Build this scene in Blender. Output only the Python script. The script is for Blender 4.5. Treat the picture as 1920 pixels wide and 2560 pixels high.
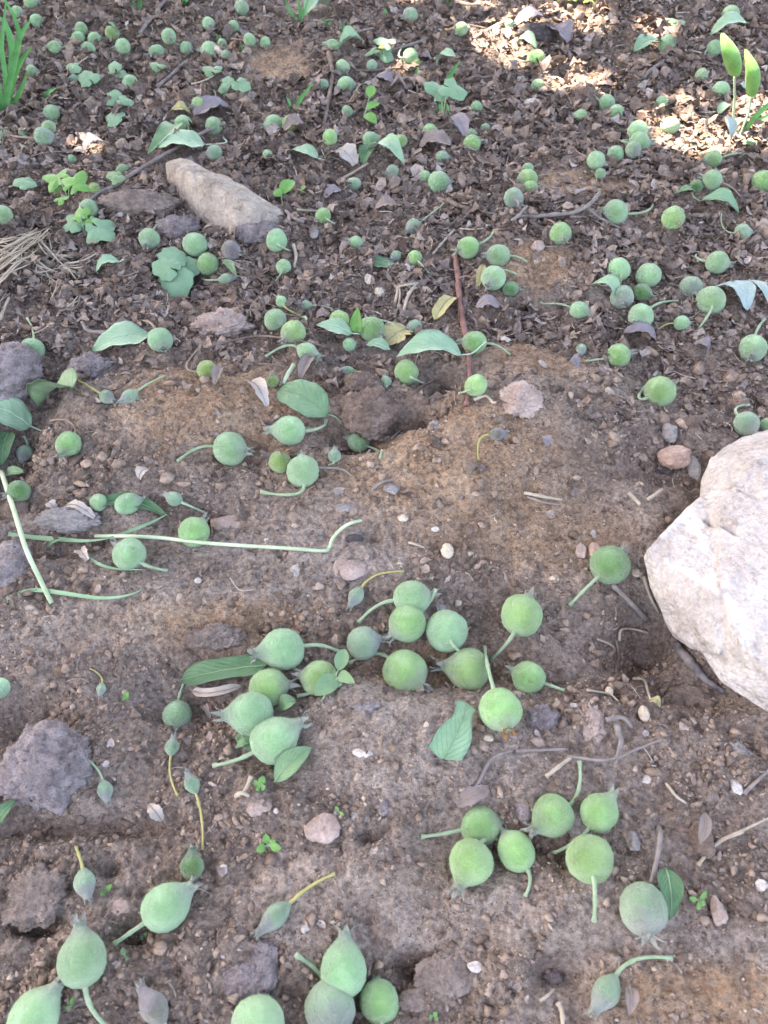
import bpy, bmesh, math, random
import numpy as np
from mathutils import Vector, Matrix

for o in list(bpy.data.objects):
    bpy.data.objects.remove(o)
SC = bpy.context.scene
COL = SC.collection
R = math.radians

# ------------------------------------------------------------------ camera
FPX = 2009.0                 # focal length in pixels of the 1920 x 2560 frame
PITCH = R(50.6)              # below the horizontal
CAMH = 0.345
cam_data = bpy.data.cameras.new('camera')
cam = bpy.data.objects.new('camera', cam_data)
COL.objects.link(cam)
cam.location = (0, 0, CAMH)
cam.rotation_euler = (R(90) - PITCH, 0, 0)
cam_data.sensor_fit = 'VERTICAL'
cam_data.sensor_height = 24.0
cam_data.lens = 24.0 * FPX / 2560
cam_data.clip_start = 0.01
cam_data.clip_end = 500
cam_data.dof.use_dof = True
cam_data.dof.focus_distance = 0.47
cam_data.dof.aperture_fstop = 16.0
SC.camera = cam

# ------------------------------------------------------------------ light
SUN_EL, SUN_AZ = R(57), R(-62)        # azimuth from +Y towards +X : the sun stands to the left
SUNV = Vector((math.sin(SUN_AZ) * math.cos(SUN_EL), math.cos(SUN_AZ) * math.cos(SUN_EL), math.sin(SUN_EL)))
world = bpy.data.worlds.new('World')
SC.world = world
world.use_nodes = True
nt = world.node_tree
bg = nt.nodes['Background']
sky = nt.nodes.new('ShaderNodeTexSky')
sky.sky_type = 'NISHITA'
sky.sun_disc = False
sky.sun_elevation = SUN_EL
sky.sun_rotation = SUN_AZ
sky.dust_density = 4.0
sky.air_density = 1.0
sky.ozone_density = 1.0
nt.links.new(sky.outputs[0], bg.inputs[0])
bg.inputs[1].default_value = 0.15
sun_data = bpy.data.lights.new('sun', 'SUN')
sun = bpy.data.objects.new('sun', sun_data)
COL.objects.link(sun)
sun_data.energy = 5.0
sun_data.angle = R(0.53)
sun_data.color = (1.0, 0.95, 0.88)
sun.rotation_euler = SUNV.to_track_quat('Z', 'Y').to_euler()
vs = SC.view_settings
vs.view_transform = 'Standard'
vs.look = 'None'
vs.gamma = 1.0
vs.exposure = 3.08
vs.use_white_balance = True
vs.white_balance_temperature = 7900
vs.white_balance_tint = 16
try:
    vs.use_curve_mapping = False
except Exception:
    pass

# ------------------------------------------------------------------ geometry of the view
CP, SP = math.cos(PITCH), math.sin(PITCH)
CAM = np.array([0.0, 0.0, CAMH])
FWD = np.array([0.0, CP, -SP])
RGT = np.array([1.0, 0.0, 0.0])
UPV = np.array([0.0, SP, CP])


def ray(px, py):
    return FWD + RGT * ((px - 960.0) / FPX) + UPV * ((1280.0 - py) / FPX)


def at_z(px, py, z=0.0):
    d = ray(px, py)
    t = (z - CAMH) / d[2]
    return CAM + d * t


# ------------------------------------------------------------------ noise
_rng = np.random.RandomState(7)
_perm = _rng.permutation(512)
_perm = np.concatenate([_perm, _perm, _perm[:8]])
_ga = _rng.rand(512) * 2 * np.pi
_gx, _gy = np.cos(_ga), np.sin(_ga)


def pnoise(x, y):
    xi = np.floor(x).astype(np.int64); yi = np.floor(y).astype(np.int64)
    fx = x - xi; fy = y - yi
    xi &= 511; yi &= 511
    u = fx * fx * fx * (fx * (fx * 6 - 15) + 10)
    v = fy * fy * fy * (fy * (fy * 6 - 15) + 10)
    def g(ix, iy, dx, dy):
        h = _perm[(_perm[ix & 511] + iy) & 511]
        return _gx[h] * dx + _gy[h] * dy
    a = g(xi, yi, fx, fy); b = g(xi + 1, yi, fx - 1, fy)
    c = g(xi, yi + 1, fx, fy - 1); d = g(xi + 1, yi + 1, fx - 1, fy - 1)
    return (a + (b - a) * u) * (1 - v) + (c + (d - c) * u) * v


def fbm(x, y, s, o=3, gain=0.5):
    r = 0; a = 1.0; k = 1.0 / s
    for i in range(o):
        r = r + a * pnoise(x * k + 17.3 * i, y * k - 9.1 * i)
        a *= gain; k *= 2.03
    return r


def billow(x, y, s, o=2):
    r = 0; a = 1.0; k = 1.0 / s
    for i in range(o):
        r = r + a * (1 - 2.6 * np.abs(pnoise(x * k + 5.3 * i + 3, y * k + 7.7 * i)))
        a *= 0.5; k *= 2.1
    return r


def cells(x, y, s, seed=0):
    """distance to the nearest of jittered points (clods)"""
    X = x / s + seed * 13.7; Y = y / s - seed * 5.1
    xi = np.floor(X).astype(np.int64); yi = np.floor(Y).astype(np.int64)
    best = np.full(np.shape(X), 9.0)
    for dx in (-1, 0, 1):
        for dy in (-1, 0, 1):
            h = _perm[(_perm[(xi + dx) & 511] + (yi + dy)) & 511]
            jx = (h * 0.6180339) % 1.0; jy = (h * 0.7548776) % 1.0
            d = (X - xi - dx - jx) ** 2 + (Y - yi - dy - jy) ** 2
            best = np.minimum(best, d)
    return np.sqrt(best)


def sstep(a, b, x):
    t = np.clip((x - a) / (b - a), 0, 1)
    return t * t * (3 - 2 * t)


# bumps and hollows of the ground: px, py, radius_x px, radius_y px, height mm
FEAT = [
    (540, 1050, 280, 120, 15), (1230, 1120, 340, 190, 20), (1420, 620, 300, 130, 10), (950, 1850, 300, 200, 7),
    (1010, 1900, 120, 90, 2), (330, 520, 130, 45, 9), (700, 900, 200, 60, 4), (1330, 1020, 180, 90, 5),
    (905, 1125, 90, 26, -14), (1010, 1075, 90, 28, -16), (1110, 985, 75, 34, -16), (850, 1090, 60, 26, -6),
    (600, 1150, 110, 30, -4), (1090, 1660, 320, 70, -9), (1160, 1530, 90, 60, -6), (480, 1730, 170, 80, -10), (680, 1890, 110, 50, -5),
    (1650, 1560, 90, 90, -20), (1760, 1700, 120, 60, -12), (1560, 1600, 120, 70, -8), (1041, 2408, 50, 34, -8), (1396, 2427, 66, 40, -7),
    (922, 2092, 28, 20, -6), (260, 2160, 34, 26, -5), (75, 2300, 60, 30, -9), (190, 2050, 200, 34, -9), (40, 1770, 120, 50, -9),
    (110, 1340, 200, 40, -8), (20, 1120, 60, 120, -14), (120, 960, 60, 60, -9), (460, 700, 60, 40, -6), (560, 545, 50, 40, -6),
    (1280, 2125, 190, 70, -5), (1300, 870, 60, 60, 0), (330, 2340, 30, 20, -5), (890, 2480, 120, 80, -6), (930, 1345, 30, 20, -4),
    (1650, 1190, 90, 40, -7), (1660, 940, 120, 60, -4), (1240, 900, 120, 30, 5), (520, 1290, 70, 25, -5), (560, 1500, 200, 60, 4),
    (1270, 720, 110, 30, 3), (340, 1510, 180, 70, 6), (1500, 2250, 300, 120, 4), (780, 2200, 200, 60, 4), (600, 700, 300, 60, -3),
    (410, 330, 200, 40, -5), (720, 130, 160, 50, 8), (250, 60, 300, 60, 8), (1500, 60, 300, 60, 12),
]
_F = []
for (fx, fy, rx, ry, hm) in FEAT:
    c = at_z(fx, fy); a = at_z(fx + rx, fy); b0 = at_z(fx, fy - ry); b1 = at_z(fx, fy + ry)
    _F.append((c[0], (b0[1] + b1[1]) / 2, abs(a[0] - c[0]), abs(b0[1] - b1[1]) / 2, hm / 1000.0))


def to_px(x, y, z=0.0):
    dx = x; dy = y; dz = z - CAMH
    dep = dy * CP - dz * SP
    dep = np.maximum(dep, 0.02)
    up = dy * SP + dz * CP
    return 960 + FPX * dx / dep, 1280 - FPX * up / dep


# smooth bare-soil areas of the photograph: px, py, rx, ry
BARE = [(560, 1040, 240, 90), (1180, 1180, 300, 90), (1000, 1230, 250, 90), (1050, 1850, 330, 150), (1000, 2250, 330, 110), (1420, 1330, 190, 110), (600, 1420, 330, 100), (1700, 2450, 300, 130),
        (1330, 700, 120, 60), (1450, 480, 130, 40), (300, 1560, 260, 60), (1450, 2300, 260, 80), (700, 1380, 300, 80), (1330, 950, 150, 60), (1500, 780, 60, 20), (700, 170, 80, 35), (760, 20, 60, 20)]
_B = []
for (fx, fy, rx, ry) in BARE:
    c = at_z(fx, fy); a = at_z(fx + rx, fy); b0 = at_z(fx, fy - ry); b1 = at_z(fx, fy + ry)
    _B.append((c[0], (b0[1] + b1[1]) / 2, abs(a[0] - c[0]), abs(b0[1] - b1[1]) / 2))


def bare(x, y):
    """1 where the soil lies open and trodden, 0 under litter and loose clods"""
    m = 0 * x
    for cx, cy, rx, ry in _B:
        q = ((x - cx) / rx) ** 2 + ((y - cy) / ry) ** 2
        m = np.maximum(m, np.exp(-q * q * 0.8))
    m = m + 0.35 * fbm(x, y, 0.05, 3)
    near = 1 - sstep(0.30, 0.52, y)
    return np.clip(0.42 * near + 0.10 + m * 1.1, 0, 1)


TAN = [(560, 1050, 300, 130), (1080, 1180, 380, 150), (1330, 900, 170, 90), (1300, 1330, 260, 110), (700, 160, 110, 50), (1440, 480, 200, 45), (1080, 1640, 240, 60), (1780, 2500, 260, 90), (1340, 700, 120, 60), (620, 1560, 260, 60)]
_T = []
for (fx, fy, rx, ry) in TAN:
    c = at_z(fx, fy); a = at_z(fx + rx, fy); b0 = at_z(fx, fy - ry); b1 = at_z(fx, fy + ry)
    _T.append((c[0], (b0[1] + b1[1]) / 2, abs(a[0] - c[0]), abs(b0[1] - b1[1]) / 2))


def tan_soil(x, y):
    m = 0 * x
    for cx, cy, rx, ry in _T:
        q = ((x - cx) / rx) ** 2 + ((y - cy) / ry) ** 2
        m = np.maximum(m, np.exp(-q * q * 0.8))
    return np.clip(m + 0.3 * fbm(x, y, 0.06, 3), 0, 1)


def h_low(x, y):
    h = 0.009 * fbm(x, y, 0.33, 2) + 0.0055 * fbm(x + 3, y, 0.085, 2)
    for cx, cy, rx, ry, a in _F:
        q = ((x - cx) / rx) ** 2 + ((y - cy) / ry) ** 2
        h = h + (a * 1.7 if a < 0 else a * 1.15) * np.exp(-q)
    far = sstep(0.9, 2.2, np.hypot(x, y))
    return h + far * 0.05 * fbm(x, y, 1.1, 2)


def height(x, y):
    x = np.asarray(x, float); y = np.asarray(y, float)
    b = bare(x, y)
    rough = 1 - 0.64 * b
    wx = x + 0.004 * pnoise(x / 0.013, y / 0.013); wy = y + 0.004 * pnoise(x / 0.011 + 9, y / 0.012)
    h = h_low(x, y)
    c1 = np.clip(1 - cells(wx, wy, 0.019, 1) * 1.25, 0, 1)
    c2 = np.clip(1 - cells(wx, wy, 0.0085, 2) * 1.25, 0, 1)
    pick = sstep(-0.15, 0.35, pnoise(x / 0.04 + 2, y / 0.04))
    h = h + rough * (0.0075 * np.sqrt(c1) * pick + 0.0042 * np.sqrt(c2) + 0.0028 * fbm(wx, wy, 0.016, 2)) - rough * 0.004
    c3 = np.clip(1 - cells(wx, wy, 0.0036, 3) * 1.2, 0, 1)
    h = h + (0.0009 + 0.0008 * rough) * np.sqrt(c3) * sstep(-0.2, 0.3, pnoise(x / 0.02 + 7, y / 0.02))
    h = h + 0.0016 * fbm(wx, wy, 0.011, 3) + (0.00055 + 0.0005 * rough) * billow(x, y, 0.0042, 2)
    # crumbly pits in the open soil
    pit = sstep(0.25, 0.55, pnoise(x / 0.012 + 31, y / 0.012))
    return h - 0.0024 * pit


def lowg(x, y):
    return float(h_low(np.array([x]), np.array([y]))[0])


def hitg(px, py, lift=0.0):
    """world point where the view ray comes within `lift` of the ground"""
    d = ray(px, py)
    t0 = (0.06 - CAMH) / d[2]; t1 = (-0.06 - CAMH) / d[2]
    ts = np.linspace(t0, t1, 160)
    P = CAM[None, :] + ts[:, None] * d[None, :]
    g = P[:, 2] - height(P[:, 0], P[:, 1]) - lift
    i = np.argmax(g < 0) if np.any(g < 0) else len(ts) - 1
    return P[i].copy()


def depth_of(p):
    return float(np.dot(np.asarray(p) - CAM, FWD))


def px2m(p):
    return depth_of(p) / FPX


# ------------------------------------------------------------------ objects
def link(o, parent=None):
    COL.objects.link(o)
    if parent is not None:
        o.parent = parent
    return o


def tag(o, label=None, cat=None, group=None, kind=None):
    if label: o['label'] = label
    if cat: o['category'] = cat
    if group: o['group'] = group
    if kind: o['kind'] = kind
    return o


def empty(name, loc, label=None, cat=None, group=None):
    o = bpy.data.objects.new(name, None)
    o.empty_display_size = 0.01
    o.location = loc
    link(o)
    return tag(o, label, cat, group)


def mesh_obj(name, V, Fc, mat, parent=None, smooth=True, origin=None, attr=None, uv=None):
    V = np.asarray(V, dtype=np.float64)
    if origin is None and parent is not None:
        origin = parent.location
    loc = None
    if origin is not None:
        org = np.array([origin[0], origin[1], origin[2]])
        V = V - org[None, :]
        if parent is None:
            loc = org
    me = bpy.data.meshes.new(name)
    if isinstance(Fc, np.ndarray):
        n, k = Fc.shape
        me.vertices.add(len(V)); me.vertices.foreach_set('co', V.astype(np.float32).ravel())
        me.loops.add(n * k); me.loops.foreach_set('vertex_index', Fc.astype(np.int32).ravel())
        me.polygons.add(n)
        me.polygons.foreach_set('loop_start', np.arange(0, n * k, k, dtype=np.int32))
        me.update(calc_edges=True)
    else:
        me.from_pydata([tuple(v) for v in V], [], Fc)
    if smooth:
        me.polygons.foreach_set('use_smooth', np.ones(len(me.polygons), dtype=bool))
    if attr:
        for k, a in attr.items():
            at = me.attributes.new(k, 'FLOAT', 'POINT')
            at.data.foreach_set('value', np.asarray(a, dtype=np.float32))
    if uv is not None:
        ul = me.uv_layers.new(name='UVMap')
        li = np.zeros(len(me.loops), dtype=np.int32)
        me.loops.foreach_get('vertex_index', li)
        ul.data.foreach_set('uv', np.asarray(uv, dtype=np.float32)[li].ravel())
    me.materials.append(mat)
    me.update()
    o = bpy.data.objects.new(name, me)
    link(o, parent)
    if loc is not None:
        o.location = loc
    return o


def tube(pts, rad, n=7, wob=0.0, seed=0, caps=True):
    P = [np.asarray(p, float) for p in pts]
    rr = random.Random(seed)
    m = len(P)
    if not hasattr(rad, '__len__'):
        rad = [rad] * m
    V = []; Fc = []
    prev = None
    for i in range(m):
        t = P[min(i + 1, m - 1)] - P[max(i - 1, 0)]
        t = t / (np.linalg.norm(t) + 1e-12)
        if prev is None:
            a = np.array([0, 0, 1.0]) if abs(t[2]) < 0.9 else np.array([1.0, 0, 0])
            s = np.cross(t, a); s /= np.linalg.norm(s)
        else:
            s = prev - t * np.dot(prev, t); s /= (np.linalg.norm(s) + 1e-12)
        prev = s
        b = np.cross(t, s)
        for k in range(n):
            an = 2 * math.pi * k / n
            r = rad[i] * (1 + wob * (rr.random() - 0.5))
            V.append(P[i] + (s * math.cos(an) + b * math.sin(an)) * r)
    for i in range(m - 1):
        for k in range(n):
            Fc.append((i * n + k, i * n + (k + 1) % n, (i + 1) * n + (k + 1) % n, (i + 1) * n + k))
    if caps:
        Fc.append(tuple(range(n - 1, -1, -1)))
        Fc.append(tuple((m - 1) * n + k for k in range(n)))
    return V, Fc


def join(parts):
    V = []; Fc = []
    for v, f in parts:
        b = len(V)
        V += list(v)
        Fc += [tuple(i + b for i in q) for q in f]
    return V, Fc


def spline(pts, n):
    """Catmull-Rom through the points"""
    P = [np.asarray(p, float) for p in pts]
    P = [2 * P[0] - P[1]] + P + [2 * P[-1] - P[-2]]
    out = []
    segs = len(P) - 3
    for j in range(n + 1):
        s = j / n * segs
        i = min(int(s), segs - 1); t = s - i
        a, b, c, d = P[i:i + 4]
        out.append(0.5 * ((2 * b) + (c - a) * t + (2 * a - 5 * b + 4 * c - d) * t * t + (3 * b - a - 3 * c + d) * t ** 3))
    return out


# ------------------------------------------------------------------ materials
def lin(c):
    return tuple(((v / 255.0) / 12.92 if v / 255.0 <= 0.04045 else ((v / 255.0 + 0.055) / 1.055) ** 2.4) for v in c) + (1,)


class MatB:
    def __init__(self, name, rough=0.8, spec=0.25):
        self.m = bpy.data.materials.new(name)
        self.m.use_nodes = True
        self.t = self.m.node_tree
        self.b = self.t.nodes['Principled BSDF']
        self.b.inputs['Roughness'].default_value = rough
        self.b.inputs['Specular IOR Level'].default_value = spec
        self.tc = self.t.nodes.new('ShaderNodeTexCoord')

    def n(self, typ, **kw):
        nd = self.t.nodes.new(typ)
        for k, v in kw.items():
            setattr(nd, k, v)
        return nd

    def l(self, a, b):
        self.t.links.new(a, b)

    def noise(self, scale, detail=4, rough=0.55, co=None, dist=0.0):
        nd = self.n('ShaderNodeTexNoise')
        nd.inputs['Scale'].default_value = scale
        nd.inputs['Detail'].default_value = detail
        nd.inputs['Roughness'].default_value = rough
        nd.inputs['Distortion'].default_value = dist
        self.l(co or self.tc.outputs['Object'], nd.inputs['Vector'])
        return nd.outputs['Fac']

    def voro(self, scale, out='Color', co=None):
        nd = self.n('ShaderNodeTexVoronoi')
        nd.inputs['Scale'].default_value = scale
        self.l(co or self.tc.outputs['Object'], nd.inputs['Vector'])
        return nd.outputs[out]

    def ramp(self, fac, stops):
        nd = self.n('ShaderNodeValToRGB')
        cr = nd.color_ramp
        while len(cr.elements) < len(stops):
            cr.elements.new(0.5)
        for e, (p, c) in zip(cr.elements, stops):
            e.position = p
            e.color = c if len(c) == 4 else tuple(c) + (1,)
        self.l(fac, nd.inputs[0])
        return nd.outputs[0]

    def mr(self, fac, a, b, c=0.0, d=1.0):
        nd = self.n('ShaderNodeMapRange')
        nd.inputs[1].default_value = a; nd.inputs[2].default_value = b
        nd.inputs[3].default_value = c; nd.inputs[4].default_value = d
        self.l(fac, nd.inputs[0])
        return nd.outputs[0]

    def mix(self, fac, a, b, mode='MIX'):
        nd = self.n('ShaderNodeMix', data_type='RGBA', blend_type=mode)
        if isinstance(fac, (int, float)): nd.inputs[0].default_value = fac
        else: self.l(fac, nd.inputs[0])
        for s, v in ((6, a), (7, b)):
            if isinstance(v, tuple): nd.inputs[s].default_value = v if len(v) == 4 else v + (1,)
            else: self.l(v, nd.inputs[s])
        return nd.outputs[2]

    def math(self, op, a, b=None):
        nd = self.n('ShaderNodeMath', operation=op)
        for s, v in ((0, a), (1, b)):
            if v is None: continue
            if isinstance(v, (int, float)): nd.inputs[s].default_value = v
            else: self.l(v, nd.inputs[s])
        return nd.outputs[0]

    def color(self, s):
        self.l(s, self.b.inputs['Base Color'])
        return self

    def bump(self, fac, dist, strength=1.0):
        nd = self.n('ShaderNodeBump')
        nd.inputs['Distance'].default_value = dist
        nd.inputs['Strength'].default_value = strength
        self.l(fac, nd.inputs['Height'])
        self.l(nd.outputs[0], self.b.inputs['Normal'])
        return self

    def attr(self, name):
        nd = self.n('ShaderNodeAttribute')
        nd.attribute_name = name
        return nd.outputs['Fac']

    def sheen(self, w, r=0.4, tint=(1, 1, 1, 1)):
        self.b.inputs['Sheen Weight'].default_value = w
        self.b.inputs['Sheen Roughness'].default_value = r
        self.b.inputs['Sheen Tint'].default_value = tint
        return self


def g(v, k=1.0):
    return tuple(x * k for x in v) + (1,)


# soil
m = MatB('soil', 0.95, 0.12)
bareA = m.attr('bare')
n1 = m.noise(38, 6, 0.65)
n2 = m.noise(420, 5, 0.7)
n3 = m.noise(9, 3, 0.5)
humus = m.ramp(n1, [(0.28, g((0.090, 0.065, 0.053))), (0.5, g((0.205, 0.152, 0.124))), (0.72, g((0.32, 0.250, 0.212)))])
clay = m.ramp(n1, [(0.25, g((0.250, 0.155, 0.098))), (0.5, g((0.410, 0.272, 0.180))), (0.75, g((0.530, 0.385, 0.275)))])
grey = m.ramp(n1, [(0.25, g((0.225, 0.172, 0.142))), (0.5, g((0.375, 0.302, 0.256))), (0.75, g((0.490, 0.415, 0.365)))])
clay = m.mix(m.attr('tan'), grey, clay)
base = m.mix(bareA, humus, clay)
grain = m.mr(n2, 0.32, 0.68, 0.45, 1.55)
gc = m.n('ShaderNodeCombineColor')
for i in range(3): m.l(grain, gc.inputs[i])
base = m.mix(1.0, base, gc.outputs[0], 'MULTIPLY')
cellc = m.voro(520)
sepx = m.n('ShaderNodeSeparateColor'); m.l(cellc, sepx.inputs[0])
pale = m.mr(sepx.outputs[0], 0.90, 0.95)
base = m.mix(m.math('MULTIPLY', pale, 0.55), base, g((0.42, 0.35, 0.29)))
m.color(base)
m.bump(m.math('ADD', m.noise(900, 4, 0.75), m.math('MULTIPLY', m.noise(260, 5, 0.7), 1.6)), 0.0022, 1.0)
M_SOIL = m.m


def litter_mat(name, stops, rough=0.9, nscale=300, sheen=0.0):
    m = MatB(name, rough, 0.15)
    c = m.ramp(m.attr('tone'), stops)
    k = m.mr(m.noise(nscale, 4, 0.65), 0.3, 0.7, 0.6, 1.4)
    gc = m.n('ShaderNodeCombineColor')
    for i in range(3): m.l(k, gc.inputs[i])
    m.color(m.mix(1.0, c, gc.outputs[0], 'MULTIPLY'))
    m.bump(m.noise(nscale * 2.2, 3), 0.0005)
    return m.m


M_CRUMB = litter_mat('soil_crumbs', [(0, g((0.110, 0.080, 0.064))), (0.35, g((0.245, 0.180, 0.140))), (0.7, g((0.355, 0.268, 0.212))), (0.9, g((0.43, 0.35, 0.285))), (1.0, g((0.48, 0.40, 0.33)))])
M_FLAKE = litter_mat('leaf_litter', [(0, g((0.060, 0.043, 0.036))), (0.15, g((0.125, 0.088, 0.070))), (0.3, g((0.165, 0.130, 0.115))), (0.42, g((0.210, 0.150, 0.115))), (0.55, g((0.225, 0.182, 0.165))), (0.7, g((0.320, 0.245, 0.195))), (0.85, g((0.37, 0.315, 0.29))), (1.0, g((0.54, 0.47, 0.40)))])
M_CHAFF = litter_mat('dry_chaff', [(0, g((0.11, 0.085, 0.07))), (0.5, g((0.27, 0.21, 0.17))), (1.0, g((0.52, 0.45, 0.37)))])


def stone_mat(name, c0, c1, c2, scale=60, bumpd=0.0015, spots=None, rough=0.85):
    m = MatB(name, rough, 0.2)
    n1 = m.noise(scale, 7, 0.68)
    c = m.ramp(n1, [(0.3, g(c0)), (0.5, g(c1)), (0.7, g(c2))])
    if spots:
        s = m.mr(m.noise(scale * 3.1, 5, 0.7), 0.57, 0.66)
        c = m.mix(m.math('MULTIPLY', s, 0.75), c, g(spots))
    k = m.mr(m.noise(scale * 9, 4, 0.7), 0.3, 0.7, 0.78, 1.22)
    gc = m.n('ShaderNodeCombineColor')
    for i in range(3): m.l(k, gc.inputs[i])
    m.color(m.mix(1.0, c, gc.outputs[0], 'MULTIPLY'))
    m.bump(m.math('ADD', m.noise(scale * 5, 5, 0.7), m.math('MULTIPLY', m.noise(scale * 1.6, 3), 2.0)), bumpd)
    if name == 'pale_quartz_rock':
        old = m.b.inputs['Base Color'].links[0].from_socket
        m.color(m.mix(m.math('MULTIPLY', m.attr('skylit'), m.mr(m.noise(120, 5, 0.7), 0.3, 0.55, 0.5, 1.0)), old, g((0.74, 0.72, 0.70))))  # paler facet: the sky light it catches is mixed into the base colour
    return m.m


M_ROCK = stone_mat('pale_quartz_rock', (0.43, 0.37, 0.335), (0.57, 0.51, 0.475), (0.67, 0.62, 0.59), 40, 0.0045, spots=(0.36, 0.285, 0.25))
M_LIME = stone_mat('grey_limestone', (0.32, 0.265, 0.22), (0.50, 0.43, 0.37), (0.65, 0.58, 0.51), 50, 0.006, spots=(0.27, 0.205, 0.175))
M_CLOD = {
    'purple': stone_mat('purple_grey_clod', (0.21, 0.172, 0.17), (0.36, 0.305, 0.305), (0.50, 0.44, 0.445), 110, 0.004, spots=(0.17, 0.13, 0.125)),
    'soil': stone_mat('soil_clod', (0.15, 0.115, 0.10), (0.27, 0.215, 0.185), (0.38, 0.31, 0.275), 90, 0.003, spots=(0.13, 0.10, 0.085)),
    'brown': stone_mat('brown_clod', (0.12, 0.082, 0.064), (0.22, 0.160, 0.130), (0.33, 0.255, 0.215), 90, 0.003),
    'dark': stone_mat('dark_clod', (0.045, 0.038, 0.040), (0.10, 0.085, 0.085), (0.18, 0.155, 0.155), 80, 0.002),
    'pink': stone_mat('pinkish_stone', (0.25, 0.18, 0.15), (0.37, 0.28, 0.24), (0.48, 0.39, 0.35), 70, 0.001),
    'cream': stone_mat('cream_pebble', (0.42, 0.34, 0.25), (0.55, 0.47, 0.37), (0.68, 0.60, 0.50), 90, 0.0008),
    'white': stone_mat('white_pebble', (0.40, 0.35, 0.32), (0.52, 0.47, 0.43), (0.64, 0.59, 0.56), 90, 0.0008),
    'orange': stone_mat('orange_stone', (0.30, 0.19, 0.145), (0.42, 0.29, 0.23), (0.52, 0.41, 0.35), 70, 0.001),
    'grey': stone_mat('grey_stone', (0.19, 0.165, 0.16), (0.30, 0.27, 0.255), (0.42, 0.385, 0.365), 80, 0.0014, spots=(0.16, 0.14, 0.14)),
}

# fruit : downy skin, greyer and purplish towards the calyx (local +z)
M_FRUIT = {}
for key, c0, c1, cal, cs in (
        ('g', (0.215, 0.415, 0.135), (0.325, 0.570, 0.230), (0.260, 0.300, 0.225), 0.38),
        ('m', (0.240, 0.440, 0.210), (0.350, 0.595, 0.325), (0.280, 0.325, 0.270), 0.38),
        ('k', (0.215, 0.355, 0.215), (0.310, 0.475, 0.305), (0.290, 0.300, 0.290), 0.26),
        ('p', (0.170, 0.155, 0.140), (0.225, 0.235, 0.180), (0.220, 0.185, 0.200), 0.0),
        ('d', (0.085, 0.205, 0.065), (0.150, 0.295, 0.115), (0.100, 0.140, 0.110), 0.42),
        ('y', (0.205, 0.330, 0.080), (0.300, 0.430, 0.140), (0.220, 0.220, 0.120), 0.45)):
    m = MatB('downy_fruit_skin_' + key, 0.62, 0.22)
    oi = m.n('ShaderNodeObjectInfo')
    va = m.n('ShaderNodeVectorMath', operation='ADD')
    m.l(m.tc.outputs['Object'], va.inputs[0])
    cc = m.n('ShaderNodeCombineXYZ')
    m.l(m.math('MULTIPLY', oi.outputs['Random'], 50.0), cc.inputs[0])
    m.l(cc.outputs[0], va.inputs[1])
    co = va.outputs[0]
    c = m.ramp(m.noise(2.0, 4, 0.6, co), [(0.32, g(c0)), (0.68, g(c1))])
    sx = m.n('ShaderNodeSeparateXYZ'); m.l(m.tc.outputs['Object'], sx.inputs[0])
    zz = m.math('ADD', sx.outputs[2], m.math('MULTIPLY', m.math('SUBTRACT', m.noise(3.5, 3, 0.5, co), 0.5), 0.5))
    c = m.mix(m.mr(zz, cs - 0.12, cs + 0.22, 0.0, 0.85), c, g(cal))
    hv = m.n('ShaderNodeHueSaturation')
    m.l(m.mr(oi.outputs['Random'], 0, 1, 0.82, 1.14), hv.inputs['Value'])
    m.l(m.mr(m.math('FRACT', m.math('MULTIPLY', oi.outputs['Random'], 7.3)), 0, 1, 0.485, 0.512), hv.inputs['Hue'])
    hv.inputs['Saturation'].default_value = 1.0
    m.l(c, hv.inputs['Color'])
    sp = m.mr(m.noise(28, 3, 0.6, co), 0.62, 0.74, 0, 0.35)
    c = m.mix(sp, hv.outputs[0], g((0.30, 0.42, 0.30)))
    br = m.mr(m.noise(3.3, 4, 0.65, co), 0.64, 0.74, 0, 0.55)
    c = m.mix(br, c, g((0.22, 0.16, 0.09)))
    dt = m.mr(m.voro(11, 'Distance', co), 0.02, 0.06, 0.4, 0.0)
    c = m.mix(dt, c, g((0.13, 0.15, 0.07)))
    pt = m.mr(m.noise(1.3, 2, 0.5, co), 0.35, 0.65, 0.88, 1.12)
    gc2 = m.n('ShaderNodeCombineColor')
    for i in range(3): m.l(pt, gc2.inputs[i])
    c = m.mix(1.0, c, gc2.outputs[0], 'MULTIPLY')
    m.color(c)
    m.bump(m.math('ADD', m.noise(45, 4, 0.7, co), m.math('MULTIPLY', m.noise(9, 3, 0.6, co), 2.0)), 0.018, 0.6)
    m.b.inputs['Subsurface Weight'].default_value = 0.0
    m.sheen(0.55, 0.28, (1.0, 1.0, 0.92, 1))
    M_FRUIT[key] = m.m


def plain(name, ca, cb, scale=200, rough=0.75, sheen=0.0, bumpd=0.0003, spec=0.25):
    m = MatB(name, rough, spec)
    m.color(m.ramp(m.noise(scale, 4, 0.6), [(0.3, g(ca)), (0.7, g(cb))]))
    m.bump(m.noise(scale * 3, 3), bumpd, 0.6)
    if sheen: m.sheen(sheen, 0.4)
    return m.m


M_STALK = {'g': plain('green_stalk', (0.19, 0.29, 0.16), (0.34, 0.43, 0.29), 150, 0.7, 0.25), 'y': plain('yellow_stalk', (0.30, 0.28, 0.09), (0.42, 0.38, 0.17), 150, 0.7, 0.1), 'b': plain('brown_stalk', (0.18, 0.13, 0.10), (0.30, 0.235, 0.19), 150)}
M_CALYX = {'g': plain('dry_sepals', (0.20, 0.215, 0.175), (0.34, 0.345, 0.30), 400, 0.8, 0.2), 'b': plain('brown_sepals', (0.22, 0.10, 0.045), (0.40, 0.20, 0.08), 400)}


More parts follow.
